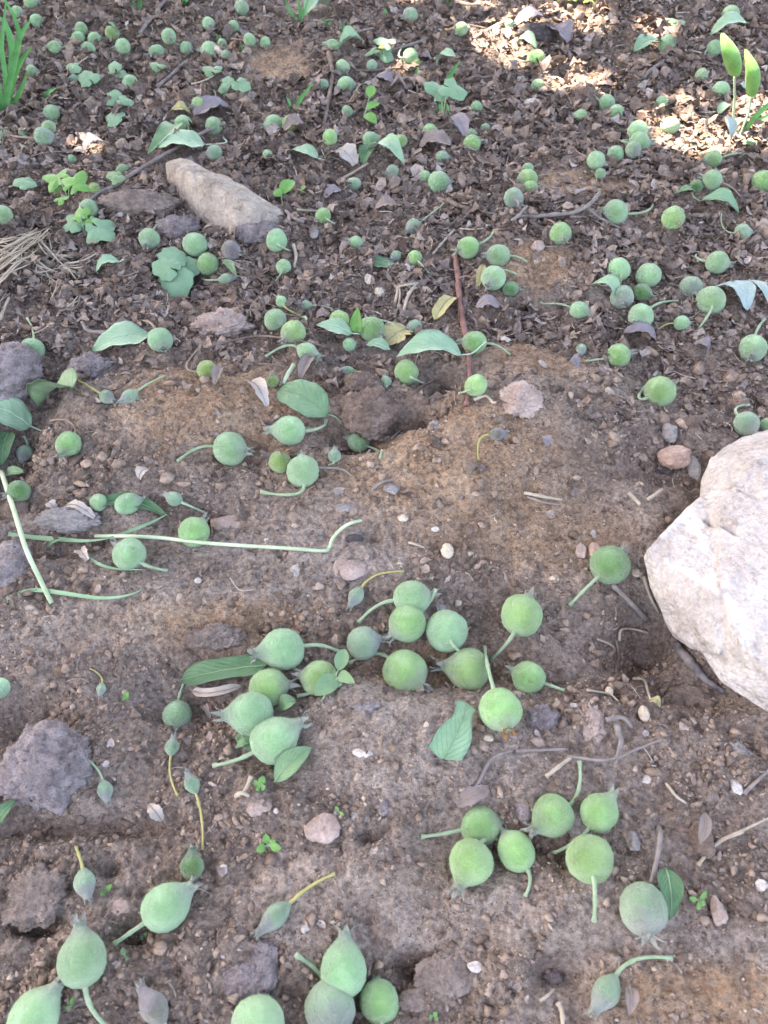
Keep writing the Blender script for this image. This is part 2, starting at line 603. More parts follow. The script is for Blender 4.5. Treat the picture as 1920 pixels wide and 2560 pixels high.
def leaf_mat(name, ca, cb, vein, veink=0.5, rough=0.55, sheen=0.12, transl=0.15):
    m = MatB(name, rough, 0.35)
    u = m.n('ShaderNodeUVMap')
    sx = m.n('ShaderNodeSeparateXYZ'); m.l(u.outputs[0], sx.inputs[0])
    av = m.math('ABSOLUTE', m.math('SUBTRACT', sx.outputs[1], 0.5))
    ph = m.math('SUBTRACT', m.math('MULTIPLY', sx.outputs[0], 8.0), m.math('MULTIPLY', av, 6.0))
    ph = m.math('ADD', ph, m.math('MULTIPLY', m.noise(90, 2), 0.5))
    w = m.math('ABSOLUTE', m.math('SUBTRACT', m.math('FRACT', ph), 0.5))
    vn = m.mr(w, 0.0, 0.07, 1, 0)
    c = m.ramp(m.noise(70, 5, 0.65), [(0.3, g(ca)), (0.7, g(cb))])
    c = m.mix(m.math('MULTIPLY', vn, veink), c, g(vein))
    m.color(c)
    m.bump(m.math('ADD', m.math('MULTIPLY', vn, 0.8), m.noise(500, 3)), 0.0003)
    m.sheen(sheen, 0.4)
    return m.m


M_LEAF = {
    'green': leaf_mat('green_leaf', (0.115, 0.220, 0.105), (0.180, 0.310, 0.160), (0.27, 0.37, 0.21), 0.5),
    'pale': leaf_mat('pale_leaf_underside', (0.195, 0.340, 0.205), (0.280, 0.435, 0.285), (0.38, 0.51, 0.36), 0.5, 0.7, 0.25),
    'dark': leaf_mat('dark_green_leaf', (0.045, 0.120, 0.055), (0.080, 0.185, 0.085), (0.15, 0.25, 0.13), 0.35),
    'bright': leaf_mat('bright_green_leaf', (0.095, 0.255, 0.060), (0.165, 0.370, 0.095), (0.25, 0.43, 0.15), 0.4),
    'teal': leaf_mat('teal_seedling_leaf', (0.135, 0.265, 0.150), (0.200, 0.350, 0.215), (0.26, 0.39, 0.25), 0.45, 0.7, 0.2),
    'greyblue': leaf_mat('grey_blue_leaf', (0.24, 0.33, 0.31), (0.34, 0.44, 0.42), (0.44, 0.52, 0.48), 0.3, 0.8, 0.2),
    'dry': leaf_mat('dry_brown_leaf', (0.175, 0.135, 0.120), (0.30, 0.245, 0.225), (0.38, 0.32, 0.28), 0.4, 0.85, 0.0),
    'drypale': leaf_mat('dry_pale_leaf', (0.36, 0.31, 0.27), (0.55, 0.49, 0.44), (0.62, 0.56, 0.50), 0.35, 0.85, 0.0),
    'drypurple': leaf_mat('dry_purplish_leaf', (0.18, 0.155, 0.165), (0.29, 0.255, 0.275), (0.38, 0.34, 0.35), 0.3, 0.85, 0.0),
    'yellow': leaf_mat('yellow_dry_leaf', (0.33, 0.30, 0.13), (0.46, 0.42, 0.22), (0.55, 0.5, 0.3), 0.3, 0.8, 0.0),
    'yellowgreen': leaf_mat('yellow_green_leaf', (0.30, 0.42, 0.07), (0.45, 0.56, 0.12), (0.5, 0.6, 0.2), 0.3, 0.7, 0.0),
}
M_RIB = {
    'green': plain('leaf_rib_green', (0.15, 0.27, 0.14), (0.22, 0.34, 0.20)),
    'pale': plain('leaf_rib_pale', (0.33, 0.47, 0.36), (0.42, 0.56, 0.44)),
    'dry': plain('leaf_rib_dry', (0.20, 0.16, 0.13), (0.33, 0.27, 0.22)),
}
M_DOWN = plain('fruit_down', (0.40, 0.56, 0.36), (0.52, 0.66, 0.48), 20, 0.9, 0.0, 0.0)
for k_ in ('dark', 'bright', 'teal', 'yellowgreen'): M_RIB[k_] = M_RIB['green']
M_RIB['greyblue'] = M_RIB['pale']
for k_ in ('drypale', 'drypurple', 'yellow'): M_RIB[k_] = M_RIB['dry']
M_TWIG = {
    'grey': plain('grey_twig', (0.15, 0.125, 0.115), (0.30, 0.26, 0.24), 180, 0.9, 0, 0.0008),
    'brown': plain('brown_twig', (0.12, 0.085, 0.07), (0.25, 0.19, 0.155), 180, 0.9, 0, 0.0008),
    'red': plain('red_brown_twig', (0.15, 0.07, 0.06), (0.28, 0.155, 0.135), 180, 0.8, 0, 0.0006),
    'straw': plain('dry_straw', (0.29, 0.235, 0.175), (0.47, 0.41, 0.33), 120, 0.7),
    'greenstraw': plain('green_white_straw', (0.30, 0.41, 0.24), (0.56, 0.64, 0.46), 60, 0.5),
    'grass': plain('grass_blade', (0.07, 0.25, 0.08), (0.14, 0.40, 0.14), 90, 0.5, 0.1),
    'palegrass': plain('pale_grass_blade', (0.14, 0.27, 0.15), (0.26, 0.40, 0.25), 90, 0.55, 0.1),
    'bark': plain('dark_bark', (0.045, 0.038, 0.038), (0.30, 0.27, 0.27), 110, 0.85, 0, 0.0015),
    'treebark': plain('tree_bark', (0.10, 0.08, 0.065), (0.20, 0.165, 0.14), 30, 0.9, 0, 0.004),
}

# ------------------------------------------------------------------ the ground: one sheet, finer where the camera is near
def build_ground():
    ys = [-0.6]
    while ys[-1] < -0.05: ys.append(ys[-1] + 0.02)
    y = ys[-1]
    while y < 1.35:
        dist = math.hypot(max(y, 0.0), CAMH)
        y += 0.00048 * (dist / 0.35) ** 1.75 if y > 0.03 else 0.004
        ys.append(y)
    while y < 300:
        y *= 1.06 if y < 4 else 1.3
        ys.append(y)
    ys = np.array(ys)
    nx = 620
    core = np.linspace(-1, 1, nx)
    side = np.array([1.05, 1.12, 1.25, 1.5, 2, 3, 5, 9])
    us = np.concatenate([-side[::-1], core, side])
    halfw = 0.165 + 0.44 * np.maximum(ys, 0) + np.where(ys < 0, 0.1, 0)
    halfw = np.where(ys > 4, np.maximum(halfw, ys * 3), halfw)
    X = us[None, :] * halfw[:, None]
    Y = np.repeat(ys[:, None], len(us), 1)
    Z = height(X, Y)
    V = np.stack([X.ravel(), Y.ravel(), Z.ravel()], 1)
    w = len(us); hN = len(ys)
    idx = np.arange(w * hN).reshape(hN, w)
    Fc = np.stack([idx[:-1, :-1].ravel(), idx[:-1, 1:].ravel(), idx[1:, 1:].ravel(), idx[1:, :-1].ravel()], 1)
    print('ground verts', len(V))
    o = mesh_obj('ground', V, Fc, M_SOIL, attr={'bare': bare(X, Y).ravel(), 'tan': tan_soil(X, Y).ravel()})
    tag(o, 'crumbly brown orchard soil under fallen fruit and leaf litter', None, None, 'structure')
    return o


build_ground()

# ------------------------------------------------------------------ loose stuff that nobody could count
_ico = bmesh.new(); bmesh.ops.create_icosphere(_ico, subdivisions=1, radius=1.0)
ICO_V = np.array([v.co[:] for v in _ico.verts]); ICO_F = np.array([[v.index for v in f.verts] for f in _ico.faces]); _ico.free()


OCT_V = np.array([[1, 0, 0], [-.2, 1, 0.1], [-1, -.1, 0], [.1, -1, 0], [0, .1, 1], [0, 0, -1.0]])
OCT_F = np.array([[0, 1, 4], [1, 2, 4], [2, 3, 4], [3, 0, 4], [1, 0, 5], [2, 1, 5], [3, 2, 5], [0, 3, 5]])


OCC = []          # x, y, radius of things the loose stuff must not bury


def free_of(P, pad):
    k = np.ones(len(P), bool)
    if not OCC: return k
    for x, y, r in OCC:
        k &= (P[:, 0] - x) ** 2 + (P[:, 1] - y) ** 2 > (r + pad) ** 2
    return k


def scatter(n, rs, dens, pad=0.0):
    """random ground points, denser near the camera so that they show evenly; dens(x, y) in 0..1"""
    out = []
    tot = 0
    while tot < n:
        k = n * 3
        py = rs.uniform(-120, 2750, k); px = rs.uniform(-160, 2080, k)
        d = FWD[None] + RGT[None] * ((px[:, None] - 960) / FPX) + UPV[None] * ((1280 - py[:, None]) / FPX)
        t = (0 - CAMH) / d[:, 2]
        P = CAM[None] + d * t[:, None]
        keep = rs.rand(k) < dens(P[:, 0], P[:, 1], px, py)
        P = P[keep]
        if pad is not None: P = P[free_of(P, pad)]
        out.append(P); tot += len(P)
    return np.concatenate(out)[:n]


def frame_from(rs, n, maxtilt):
    """random rotation matrices: yaw free, tilt limited"""
    yaw = rs.rand(n) * 2 * np.pi; ti = rs.rand(n) ** 1.3 * maxtilt; td = rs.rand(n) * 2 * np.pi
    cy, sy = np.cos(yaw), np.sin(yaw)
    Rz = np.zeros((n, 3, 3)); Rz[:, 0, 0] = cy; Rz[:, 0, 1] = -sy; Rz[:, 1, 0] = sy; Rz[:, 1, 1] = cy; Rz[:, 2, 2] = 1
    kx, ky = np.cos(td), np.sin(td); c, s = np.cos(ti), np.sin(ti)
    Rt = np.zeros((n, 3, 3))
    Rt[:, 0, 0] = c + kx * kx * (1 - c); Rt[:, 0, 1] = kx * ky * (1 - c); Rt[:, 0, 2] = ky * s
    Rt[:, 1, 0] = kx * ky * (1 - c); Rt[:, 1, 1] = c + ky * ky * (1 - c); Rt[:, 1, 2] = -kx * s
    Rt[:, 2, 0] = -ky * s; Rt[:, 2, 1] = kx * s; Rt[:, 2, 2] = c
    return np.einsum('nij,njk->nik', Rt, Rz)


def build_crumbs(n, seed, rmin, rmax, name, mat, dens, label, tones=(0.0, 1.0), sink=0.25, small=False):
    rs = np.random.RandomState(seed)
    P = scatter(n, rs, dens, 0.0 if rmax < 0.002 else 0.0015)
    if small:                      # soil banked against the foot of each fruit
        k = 0
        for fx, fy, D in FOOT:
            m_ = 46
            a_ = rs.rand(m_) * 2 * np.pi; q_ = D * rs.uniform(0.30, 0.62, m_)
            P[k:k + m_, 0] = fx + q_ * np.cos(a_); P[k:k + m_, 1] = fy + q_ * np.sin(a_)
            k += m_
    scale_far = np.clip((P[:, 1] + 0.25) / 0.6, 0.55, 1.6)
    r = (rmin + (rmax - rmin) * rs.rand(n) ** 3.2) * scale_far
    sc = r[:, None] * rs.uniform(0.5, 1.35, (n, 3)) * np.array([1, 1, 0.75])
    SV, SF = (OCT_V, OCT_F) if small else (ICO_V, ICO_F)
    nv = len(SV)
    V = (SV[None] + rs.uniform(-0.42, 0.42, (n, nv, 3))) * (1 + rs.uniform(-0.35, 0.25, (n, nv, 1))) * sc[:, None, :]
    V = np.einsum('nij,nvj->nvi', frame_from(rs, n, 0.6), V)
    z = height(P[:, 0], P[:, 1])
    V[:, :, 0] += P[:, 0, None]; V[:, :, 1] += P[:, 1, None]; V[:, :, 2] += (z + r * (0.5 - sink))[:, None]
    tone = tones[0] + (tones[1] - tones[0]) * rs.beta(1.6, 2.2, n)
    Fc = (SF[None] + (np.arange(n) * nv)[:, None, None]).reshape(-1, 3)
    o = mesh_obj(name, V.reshape(-1, 3), Fc, mat, smooth=False, attr={'tone': np.repeat(tone, nv)})
    tag(o, label, None, None, 'stuff')


def litter_dens(x, y, px, py):
    b = bare(x, y)
    top = 1 - sstep(780, 1080, py)
    right = sstep(1250, 1500, px) * (1 - sstep(1050, 1250, py)) * 0.3
    cl = 0.25 + 0.75 * sstep(-0.3, 0.15, fbm(x, y, 0.045, 2))
    return np.clip((1 - b) ** 1.5 * (0.12 + 0.88 * top + right) * cl + 0.02, 0, 1)


def lump_dens(x, y, px, py):
    return crumb_dens(x, y, px, py) * (1 - 0.75 * bare(x, y))


def crumb_dens(x, y, px, py):
    b = bare(x, y)
    cl = sstep(-0.25, 0.3, pnoise(x / 0.03 + 40, y / 0.03))
    return np.clip(0.16 + 0.84 * cl * (1 - 0.45 * b), 0, 1)







def build_flakes(n, seed):
    rs = np.random.RandomState(seed)
    P = scatter(n, rs, litter_dens, 0.0022)
    far = np.clip((P[:, 1] + 0.15) / 0.55, 0.4, 1.7)
    L = (0.0013 + 0.0078 * rs.rand(n) ** 3.0) * far
    W = L * rs.uniform(0.25, 0.85, n)
    # a 3 x 4 sheet, ragged rim, curled
    gu, gv = np.meshgrid(np.linspace(-1, 1, 5), np.linspace(-1, 1, 3))
    gu = gu.ravel(); gv = gv.ravel(); nv = len(gu)
    u = gu[None] + rs.uniform(-0.24, 0.24, (n, nv)); v = gv[None] + rs.uniform(-0.45, 0.45, (n, nv))
    v = v * (1 - 0.55 * u ** 2)
    curl = rs.uniform(-1.2, 1.6, (n, 1)); curl2 = rs.uniform(-0.9, 1.6, (n, 1))
    z = curl * 0.35 * u ** 2 * L[:, None] + curl2 * 0.6 * v ** 2 * W[:, None] + rs.uniform(-0.16, 0.16, (n, nv)) * W[:, None]
    V = np.stack([u * L[:, None] * 0.5, v * W[:, None] * 0.5, z * 0.6], 2)
    V = np.einsum('nij,nvj->nvi', frame_from(rs, n, 0.95), V)
    V[:, :, 2] -= V[:, :, 2].min(1, keepdims=True) * 0.75
    V[:, :, 0] += P[:, 0, None]; V[:, :, 1] += P[:, 1, None]
    V[:, :, 2] += (height(P[:, 0], P[:, 1]) + rs.uniform(-0.0003, 0.0016, n) * far)[:, None]
    q = []
    for r_ in range(2):
        for c_ in range(4):
            a = r_ * 5 + c_
            q.append([a, a + 1, a + 6, a + 5])
    Fc = (np.array(q)[None] + (np.arange(n) * nv)[:, None, None]).reshape(-1, 4)
    tone = rs.beta(2.4, 3.0, n)
    o = mesh_obj('leaf_litter', V.reshape(-1, 3), Fc, M_FLAKE, smooth=True, attr={'tone': np.repeat(tone, nv)})
    tag(o, 'dry brown and purplish leaf crumbs and husks littering the soil', None, None, 'stuff')





def build_chaff(n, seed):
    rs = np.random.RandomState(seed)
    P = scatter(n, rs, lambda x, y, px, py: np.clip(litter_dens(x, y, px, py) + 0.04, 0, 1))
    far = np.clip((P[:, 1] + 0.15) / 0.5, 0.5, 1.8)
    L = (0.003 + 0.014 * rs.rand(n) ** 2.6) * far
    r = (0.00018 + 0.00030 * rs.rand(n)) * far
    m = 4
    s = np.linspace(-0.5, 0.5, m)
    bend = rs.uniform(-0.25, 0.25, n)
    an = np.arange(3) * 2 * np.pi / 3
    V = np.zeros((n, m, 3, 3))
    V[:, :, :, 0] = (s[None] * L[:, None])[:, :, None]
    V[:, :, :, 1] = (bend[:, None] * L[:, None] * (1 - 4 * s[None] ** 2))[:, :, None] + (r[:, None] * np.cos(an)[None])[:, None, :]
    V[:, :, :, 2] = (r[:, None] * np.sin(an)[None])[:, None, :]
    V = V.reshape(n, m * 3, 3)
    V = np.einsum('nij,nvj->nvi', frame_from(rs, n, 0.4), V)
    V[:, :, 0] += P[:, 0, None]; V[:, :, 1] += P[:, 1, None]
    V[:, :, 2] += (height(P[:, 0], P[:, 1]) + 0.0009 * far)[:, None]
    q = []
    for i in range(m - 1):
        for k in range(3):
            q.append([i * 3 + k, i * 3 + (k + 1) % 3, i * 3 + 3 + (k + 1) % 3, i * 3 + 3 + k])
    Fc = (np.array(q)[None] + (np.arange(n) * m * 3)[:, None, None]).reshape(-1, 4)
    o = mesh_obj('dry_chaff', V.reshape(-1, 3), Fc, M_CHAFF, attr={'tone': np.repeat(rs.rand(n), m * 3)})
    tag(o, 'tiny bits of dry stalk and straw mixed into the litter', None, None, 'stuff')




# ------------------------------------------------------------------ fruit
PROF = {
    'r': [(-1, 0), (-.985, .05), (-.96, .11), (-.88, .235), (-.7, .36), (-.4, .465), (0, .5), (.35, .475), (.62, .395), (.82, .28), (.93, .195), (1.0, .145), (1.07, .12), (1.13, .125)],
    'o': [(-1, 0), (-.985, .05), (-.96, .11), (-.88, .25), (-.7, .38), (-.4, .475), (-.05, .5), (.3, .46), (.55, .375), (.74, .28), (.88, .205), (1.0, .155), (1.1, .13), (1.2, .135)],
    's': [(-1.02, .0), (-1, .05), (-.95, .09), (-.8, .21), (-.5, .38), (-.15, .49), (.1, .5), (.33, .465), (.55, .39), (.74, .31), (.9, .245), (1.05, .2), (1.18, .185), (1.26, .20)],
}
BODIES = {}; CALYXES = {}


def body_mesh(kind, e, seed, mat):
    key = (kind, round(e, 2), seed, mat.name)
    if key in BODIES: return BODIES[key]
    rs = random.Random(hash((kind, seed)) % 9999 if False else ord(kind) * 10 + seed)
    pr = PROF[kind]
    n = 28
    us = []
    for i in range(len(pr) - 1):
        k = 2
        for j in range(k):
            t = j / k
            us.append((pr[i][0] * (1 - t) + pr[i + 1][0] * t, pr[i][1] * (1 - t) + pr[i + 1][1] * t))
    us.append(pr[-1])
    ph = [rs.random() * 6.28 for _ in range(4)]
    V = []; Fc = []
    for (u, r) in us:
        for k in range(n):
            a = 2 * math.pi * k / n
            rr = r * (1 + 0.025 * math.sin(2 * a + ph[0] + u) + 0.018 * math.sin(3 * a + ph[1] - 2 * u) + 0.012 * math.sin(5 * a + ph[2]))
            V.append((rr * math.cos(a) + 0.02 * math.sin(u * 2 + ph[3]), rr * math.sin(a), u * e * 0.5))
    m = len(us)
    for i in range(m - 1):
        for k in range(n):
            Fc.append((i * n + k, i * n + (k + 1) % n, (i + 1) * n + (k + 1) % n, (i + 1) * n + k))
    Fc.append(tuple((m - 1) * n + k for k in range(n)))
    Fc.append(tuple(range(n - 1, -1, -1)))
    me = bpy.data.meshes.new('fruit_body')
    me.from_pydata(V, [], Fc)
    me.polygons.foreach_set('use_smooth', np.ones(len(me.polygons), dtype=bool))
    me.materials.append(mat)
    BODIES[key] = me
    return me


def calyx_mesh(kind, e, seed, mat):
    key = (kind, round(e, 2), seed, mat.name)
    if key in CALYXES: return CALYXES[key]
    rs = random.Random(seed * 7 + 1)
    z0 = PROF[kind][-1][0] * e * 0.5 - 0.02
    r0 = PROF[kind][-1][1]
    V = []; Fc = []
    for k in range(5):
        a = 2 * math.pi * (k + 0.3 * rs.random()) / 5
        L = rs.uniform(0.16, 0.30); out = rs.uniform(-0.15, 0.9) if seed % 2 else rs.uniform(-0.35, 0.35)
        w = rs.uniform(0.05, 0.075)
        base = len(V)
        ca, sa = math.cos(a), math.sin(a)
        for i, t in enumerate((0, 0.35, 0.7, 1.0)):
            rad = r0 * 0.92 + out * L * t * t + 0.03 * t
            z = z0 + L * t * (1 - 0.35 * abs(out) * t)
            ww = w * (1 - t ** 1.6) + 0.006
            tw = rs.uniform(-0.03, 0.03)
            for s in (-1, 0, 1):
                rr = rad - 0.02 * (1 - abs(s))
                V.append((rr * ca - s * ww * sa + tw, rr * sa + s * ww * ca, z))
        for i in range(3):
            for s in range(2):
                b = base + i * 3 + s
                Fc.append((b, b + 1, b + 4, b + 3))
    # dried floral parts in the middle
    for k in range(6):
        a = rs.random() * 6.28; L = rs.uniform(0.10, 0.2); b = len(V)
        x, y = math.cos(a) * r0 * 0.4, math.sin(a) * r0 * 0.4
        V += [(x - .012, y, z0), (x + .012, y, z0), (x * 1.6, y * 1.6 + .01, z0 + L)]
        Fc.append((b, b + 1, b + 2))
    me = bpy.data.meshes.new('calyx')
    me.from_pydata(V, [], Fc)
    me.materials.append(mat)
    CALYXES[key] = me
    return me


DOWNS = {}


def down_mesh(kind, e):
    key = (kind, round(e, 2))
    if key in DOWNS: return DOWNS[key]
    rs = np.random.RandomState(77)
    pr = np.array(PROF[kind]); n = 1000
    u = np.cos(np.arccos(rs.uniform(-1, 1, n))); r = np.interp(u, pr[:, 0], pr[:, 1])
    a = rs.rand(n) * 2 * np.pi
    P = np.stack([r * np.cos(a), r * np.sin(a), u * e * 0.5], 1)
    N = P / np.array([1, 1, e ** 2]); N /= np.linalg.norm(N, axis=1)[:, None]
    d = N + rs.normal(size=(n, 3)) * 0.55; d /= np.linalg.norm(d, axis=1)[:, None]
    s = np.cross(d, rs.normal(size=(n, 3))); s /= np.linalg.norm(s, axis=1)[:, None]
    L = rs.uniform(0.018, 0.042, n)[:, None]; w = 0.0026
    V = np.stack([P * 0.99 - s * w, P * 0.99 + s * w, P + d * L], 1).reshape(-1, 3)
    me = bpy.data.meshes.new('down')
    me.from_pydata([tuple(v) for v in V], [], [(3 * i, 3 * i + 1, 3 * i + 2) for i in range(n)])
    me.materials.append(M_DOWN)
    DOWNS[key] = me
    return me


def hdir(ang):
    """horizontal world direction that points to image angle `ang` (degrees, 0 right, 90 up)"""
    a = R(ang)
    v = np.array([math.cos(a), math.sin(a) / SP, 0.0])
    return v / np.linalg.norm(v)


FR = 0
FOOT = []
TOCAM_KEEP = []


def fruit(x, y, d, e, kind, ang, tilt, tip, hue, label, sk='g', cal='g', sink=0.36, bend=0.25):
    """x, y, d in pixels of the 1920 x 2560 frame; ang = image direction of the calyx; tilt > 0 turns the calyx to the camera"""
    global FR
    FR += 1
    rs = random.Random(FR * 31)
    if ang is None:
        ang = math.degrees(math.atan2(tip[1] - y, x - tip[0]))
    r = ray(x, y)
    P = hitg(x, y, 0.004)
    for _ in range(6):
        D = d * px2m(P)
        P = hitg(x, y, sink * D)
    OCC.append((P[0], P[1] - 0.10 * D, 0.42 * D))
    FOOT.append((P[0], P[1], D))
    tc = CAM - P; tc /= np.linalg.norm(tc)
    ax = hdir(ang)
    t = R(tilt)
    ax = ax * math.cos(t) + tc * math.sin(t)
    ax /= np.linalg.norm(ax)
    root = empty('young_fruit', (P[0], P[1], P[2] - sink * D), label, 'fruit', 'fallen green fruitlets')
    q = Vector(ax).to_track_quat('Z', 'Y')
    roll = rs.random() * 6.28
    M = Matrix.Translation(Vector(P)) @ q.to_matrix().to_4x4() @ Matrix.Rotation(roll, 4, 'Z') @ Matrix.Scale(D, 4)
    Mi = Matrix.Translation(-Vector(root.location))
    sd = FR % 3
    b = bpy.data.objects.new('fruit_body', body_mesh(kind, e, sd, M_FRUIT[hue]))
    link(b, root); b.matrix_local = Mi @ M
    if d >= 68:
        dn = bpy.data.objects.new('down', down_mesh(kind, e))
        dn['kind'] = 'stuff'
        link(dn, b)
    c = bpy.data.objects.new('calyx', calyx_mesh(kind, e, FR % 5, M_CALYX[cal]))
    link(c, root); c.matrix_local = Mi @ M
    if tip is not None:
        base = P - ax * (e * 0.5 * D * 0.96)
        lift = tip[2] / 1000.0 if len(tip) > 2 else 0.0012
        T = hitg(tip[0], tip[1], lift)
        L = np.linalg.norm(T - base)
        # a stalk hidden in depth would run too long: hold it near 2.6 fruit lengths
        lim = 3.6 * max(D * e, 0.006)
        if L > lim:
            T = base + (T - base) * (lim / L); L = lim
        mid = base - ax * L * (0.30 + bend * 0.6) + np.array([0, 0, 0.06 * L])
        pts = []
        for i in range(9):
            s = i / 8
            p = base * (1 - s) ** 2 + 2 * mid * s * (1 - s) + T * s * s
            pts.append(p)
        pts.insert(0, base + ax * 0.05 * D)
        px_, py_ = np.array([p[0] for p in pts]), np.array([p[1] for p in pts])
        low = np.maximum(h_low(px_, py_) + 0.0008, height(px_, py_) + 0.0003)
        low = np.maximum(low, np.convolve(np.pad(low, 1, 'edge'), [.33, .34, .33], 'valid'))
        for i, p in enumerate(pts):
            p[2] = max(p[2], low[i])
            if i > 3: OCC.append((p[0], p[1], 0.0006))
        r0 = min(0.055 * D, 0.00095) if kind != 's' else min(0.085 * D, 0.0009)
        r0 = max(r0, 1.6 * px2m(P))
        rads = [(1.0 + (0.28 if i == 2 + FR % 5 else 0)) * r0 * (1.3 if i == 0 else 1.12 if i == 1 else 1.0 - 0.028 * i if i < 9 else 1.25) for i in range(len(pts))]
        V, Fc = tube(pts, rads, 7, 0.12, FR)
        mesh_obj('stalk', V, Fc, M_STALK[sk], root)
    return root


# ------------------------------------------------------------------ leaves
def ground_line(pts, n, lift=0.002):
    """pixel polyline -> world points lying on the ground; a third value is the lift in mm"""
    W = []
    for p in pts:
        W.append(hitg(p[0], p[1], (p[2] / 1000.0) if len(p) > 2 else lift))
    return spline(W, n) if len(W) > 1 else W


def leaf(tip, base, wpx, hue, label, shape='ovate', pet=None, arch=3.0, cup=0.25, roll=0.0, wave=0.06, lift=2.0, cat='leaf', name='fallen_leaf', group=None, bendside=0.0, seed=None, jag=0.0, aspect=None):
    """tip / base in pixels; arch mm; cup = depth of the fold across the rib; roll in degrees about the rib"""
    seed = int(tip[0] * 3 + tip[1]) if seed is None else seed
    rs = random.Random(seed)
    T = hitg(tip[0], tip[1], (tip[2] if len(tip) > 2 else lift) / 1000.0)
    B = hitg(base[0], base[1], (base[2] if len(base) > 2 else lift) / 1000.0)
    ax = T - B; L = np.linalg.norm(ax); ax /= L
    mid = (T + B) / 2
    # width across, measured on the ground
    iv = np.array([tip[0] - base[0], tip[1] - base[1]], float); iv /= np.linalg.norm(iv)
    pv = np.array([-iv[1], iv[0]]) * wpx * 0.5
    mx, my = (tip[0] + base[0]) / 2, (tip[1] + base[1]) / 2
    a = at_z(mx + pv[0], my + pv[1], mid[2]); b = at_z(mx - pv[0], my - pv[1], mid[2])
    sd = np.cross(np.array([0, 0, 1.0]), ax); sd /= np.linalg.norm(sd)
    W = abs(np.dot(a - b, sd)) if roll == 0 else wpx * px2m(mid)
    if aspect: W = L * aspect
    W = min(W, L * 0.95)
    up = np.cross(ax, sd)
    if up[2] < 0: up = -up
    rr = R(roll)
    sd2 = sd * math.cos(rr) + up * math.sin(rr)
    up2 = np.cross(ax, sd2)
    if up2[2] < 0 and abs(roll) <= 90: up2 = -up2
    nu, nv = 15, 9
    V = []; UV = []
    ph = rs.random() * 6
    jit = [[1 + jag * (rs.random() - 0.5) for _ in range(2)] for _ in range(nu + 1)]
    for i in range(nu + 1):
        u = i / nu
        if shape == 'ovate': w = math.sin(math.pi * u ** 0.72) ** 0.75 if u < 1 else 0
        elif shape == 'lance': w = math.sin(math.pi * u ** 0.9) ** 0.8
        elif shape == 'round': w = (math.sin(math.pi * min(1, u * 0.97 + 0.015))) ** 0.5
        elif shape == 'spoon': w = 0.55 + 0.45 * sstep(0.75, 0.3, u) if 0.06 < u < 0.93 else 0.30 + 0.4 * sstep(0.0, 0.05, min(u, 1 - u))
        elif shape == 'strip': w = min(1, 6 * u, 6 * (1 - u)) ** 0.6 if 0 < u < 1 else 0
        elif shape == 'rag': w = (math.sin(math.pi * min(0.97, max(0.03, u)))) ** 0.45
        w = float(w)
        for j in range(nv):
            v = j / (nv - 1)
            s = (v - 0.5) * 2
            ww = w * jit[i][0 if s < 0 else 1]
            c = B + ax * (u * L) + sd * (bendside * L * math.sin(math.pi * u))
            z = arch / 1000.0 * math.sin(math.pi * u) + cup * W * 0.5 * abs(s) ** 1.5 * w
            z += wave * W * abs(s) * math.sin(u * 9 + ph + s * 1.3) * 0.6
            z += 0.02 * W * math.sin(u * 23 + s * 4 + ph)
            V.append(c + sd2 * (s * ww * W * 0.5) + up2 * z)
            UV.append((u, v))
    V = np.array(V)
    # rest on the soil, do not cut into it
    hh = h_low(V[:, 0], V[:, 1])
    if roll == 0 and (len(tip) < 3):
        V[:, 2] = np.maximum(V[:, 2], hh + 0.0012)
    top = V
    bot = V - up2[None] * 0.00022
    allV = np.concatenate([top, bot]); n0 = len(V)
    Fc = []
    for i in range(nu):
        for j in range(nv - 1):
            a_ = i * nv + j
            Fc.append((a_, a_ + 1, a_ + nv + 1, a_ + nv))
            Fc.append((n0 + a_, n0 + a_ + nv, n0 + a_ + nv + 1, n0 + a_ + 1))
    for i in range(nu):
        for j in (0, nv - 1):
            a_ = i * nv + j
            Fc.append((a_, a_ + nv, n0 + a_ + nv, n0 + a_))
    for u_ in (0.15, 0.4, 0.65, 0.88):
        p_ = B + ax * L * u_
        OCC.append((p_[0], p_[1] - 0.001, W * 0.33))
    root = empty(name, tuple(mid - np.array([0, 0, 0.001])), label, cat, group)
    mesh_obj('blade', allV, Fc, M_LEAF[hue], root, uv=np.array(UV + UV))
    k = (nv - 1) // 2
    line = [top[i * nv + k] + up2 * 0.00012 for i in range(nu + 1)]
    rw = max(0.00035, 0.012 * W)
    v_, f_ = tube(line, [rw * (1.2 - 0.95 * i / nu) for i in range(nu + 1)], 5, 0.05, seed)
    mesh_obj('midrib', v_, f_, M_RIB[hue], root)
    if pet:
        P = ground_line([pet], 1)[0] if not isinstance(pet, list) else None
        if P is not None:
            pts = [B + ax * L * 0.02, B - ax * np.linalg.norm(P - B) * 0.4 + np.array([0, 0, .001]), P]
            pts = spline(pts, 8)
        v_, f_ = tube(pts, [rw * 1.3] * 8 + [rw * 1.8], 6, 0.08, seed)
        mesh_obj('petiole', v_, f_, M_RIB[hue], root)
    return root


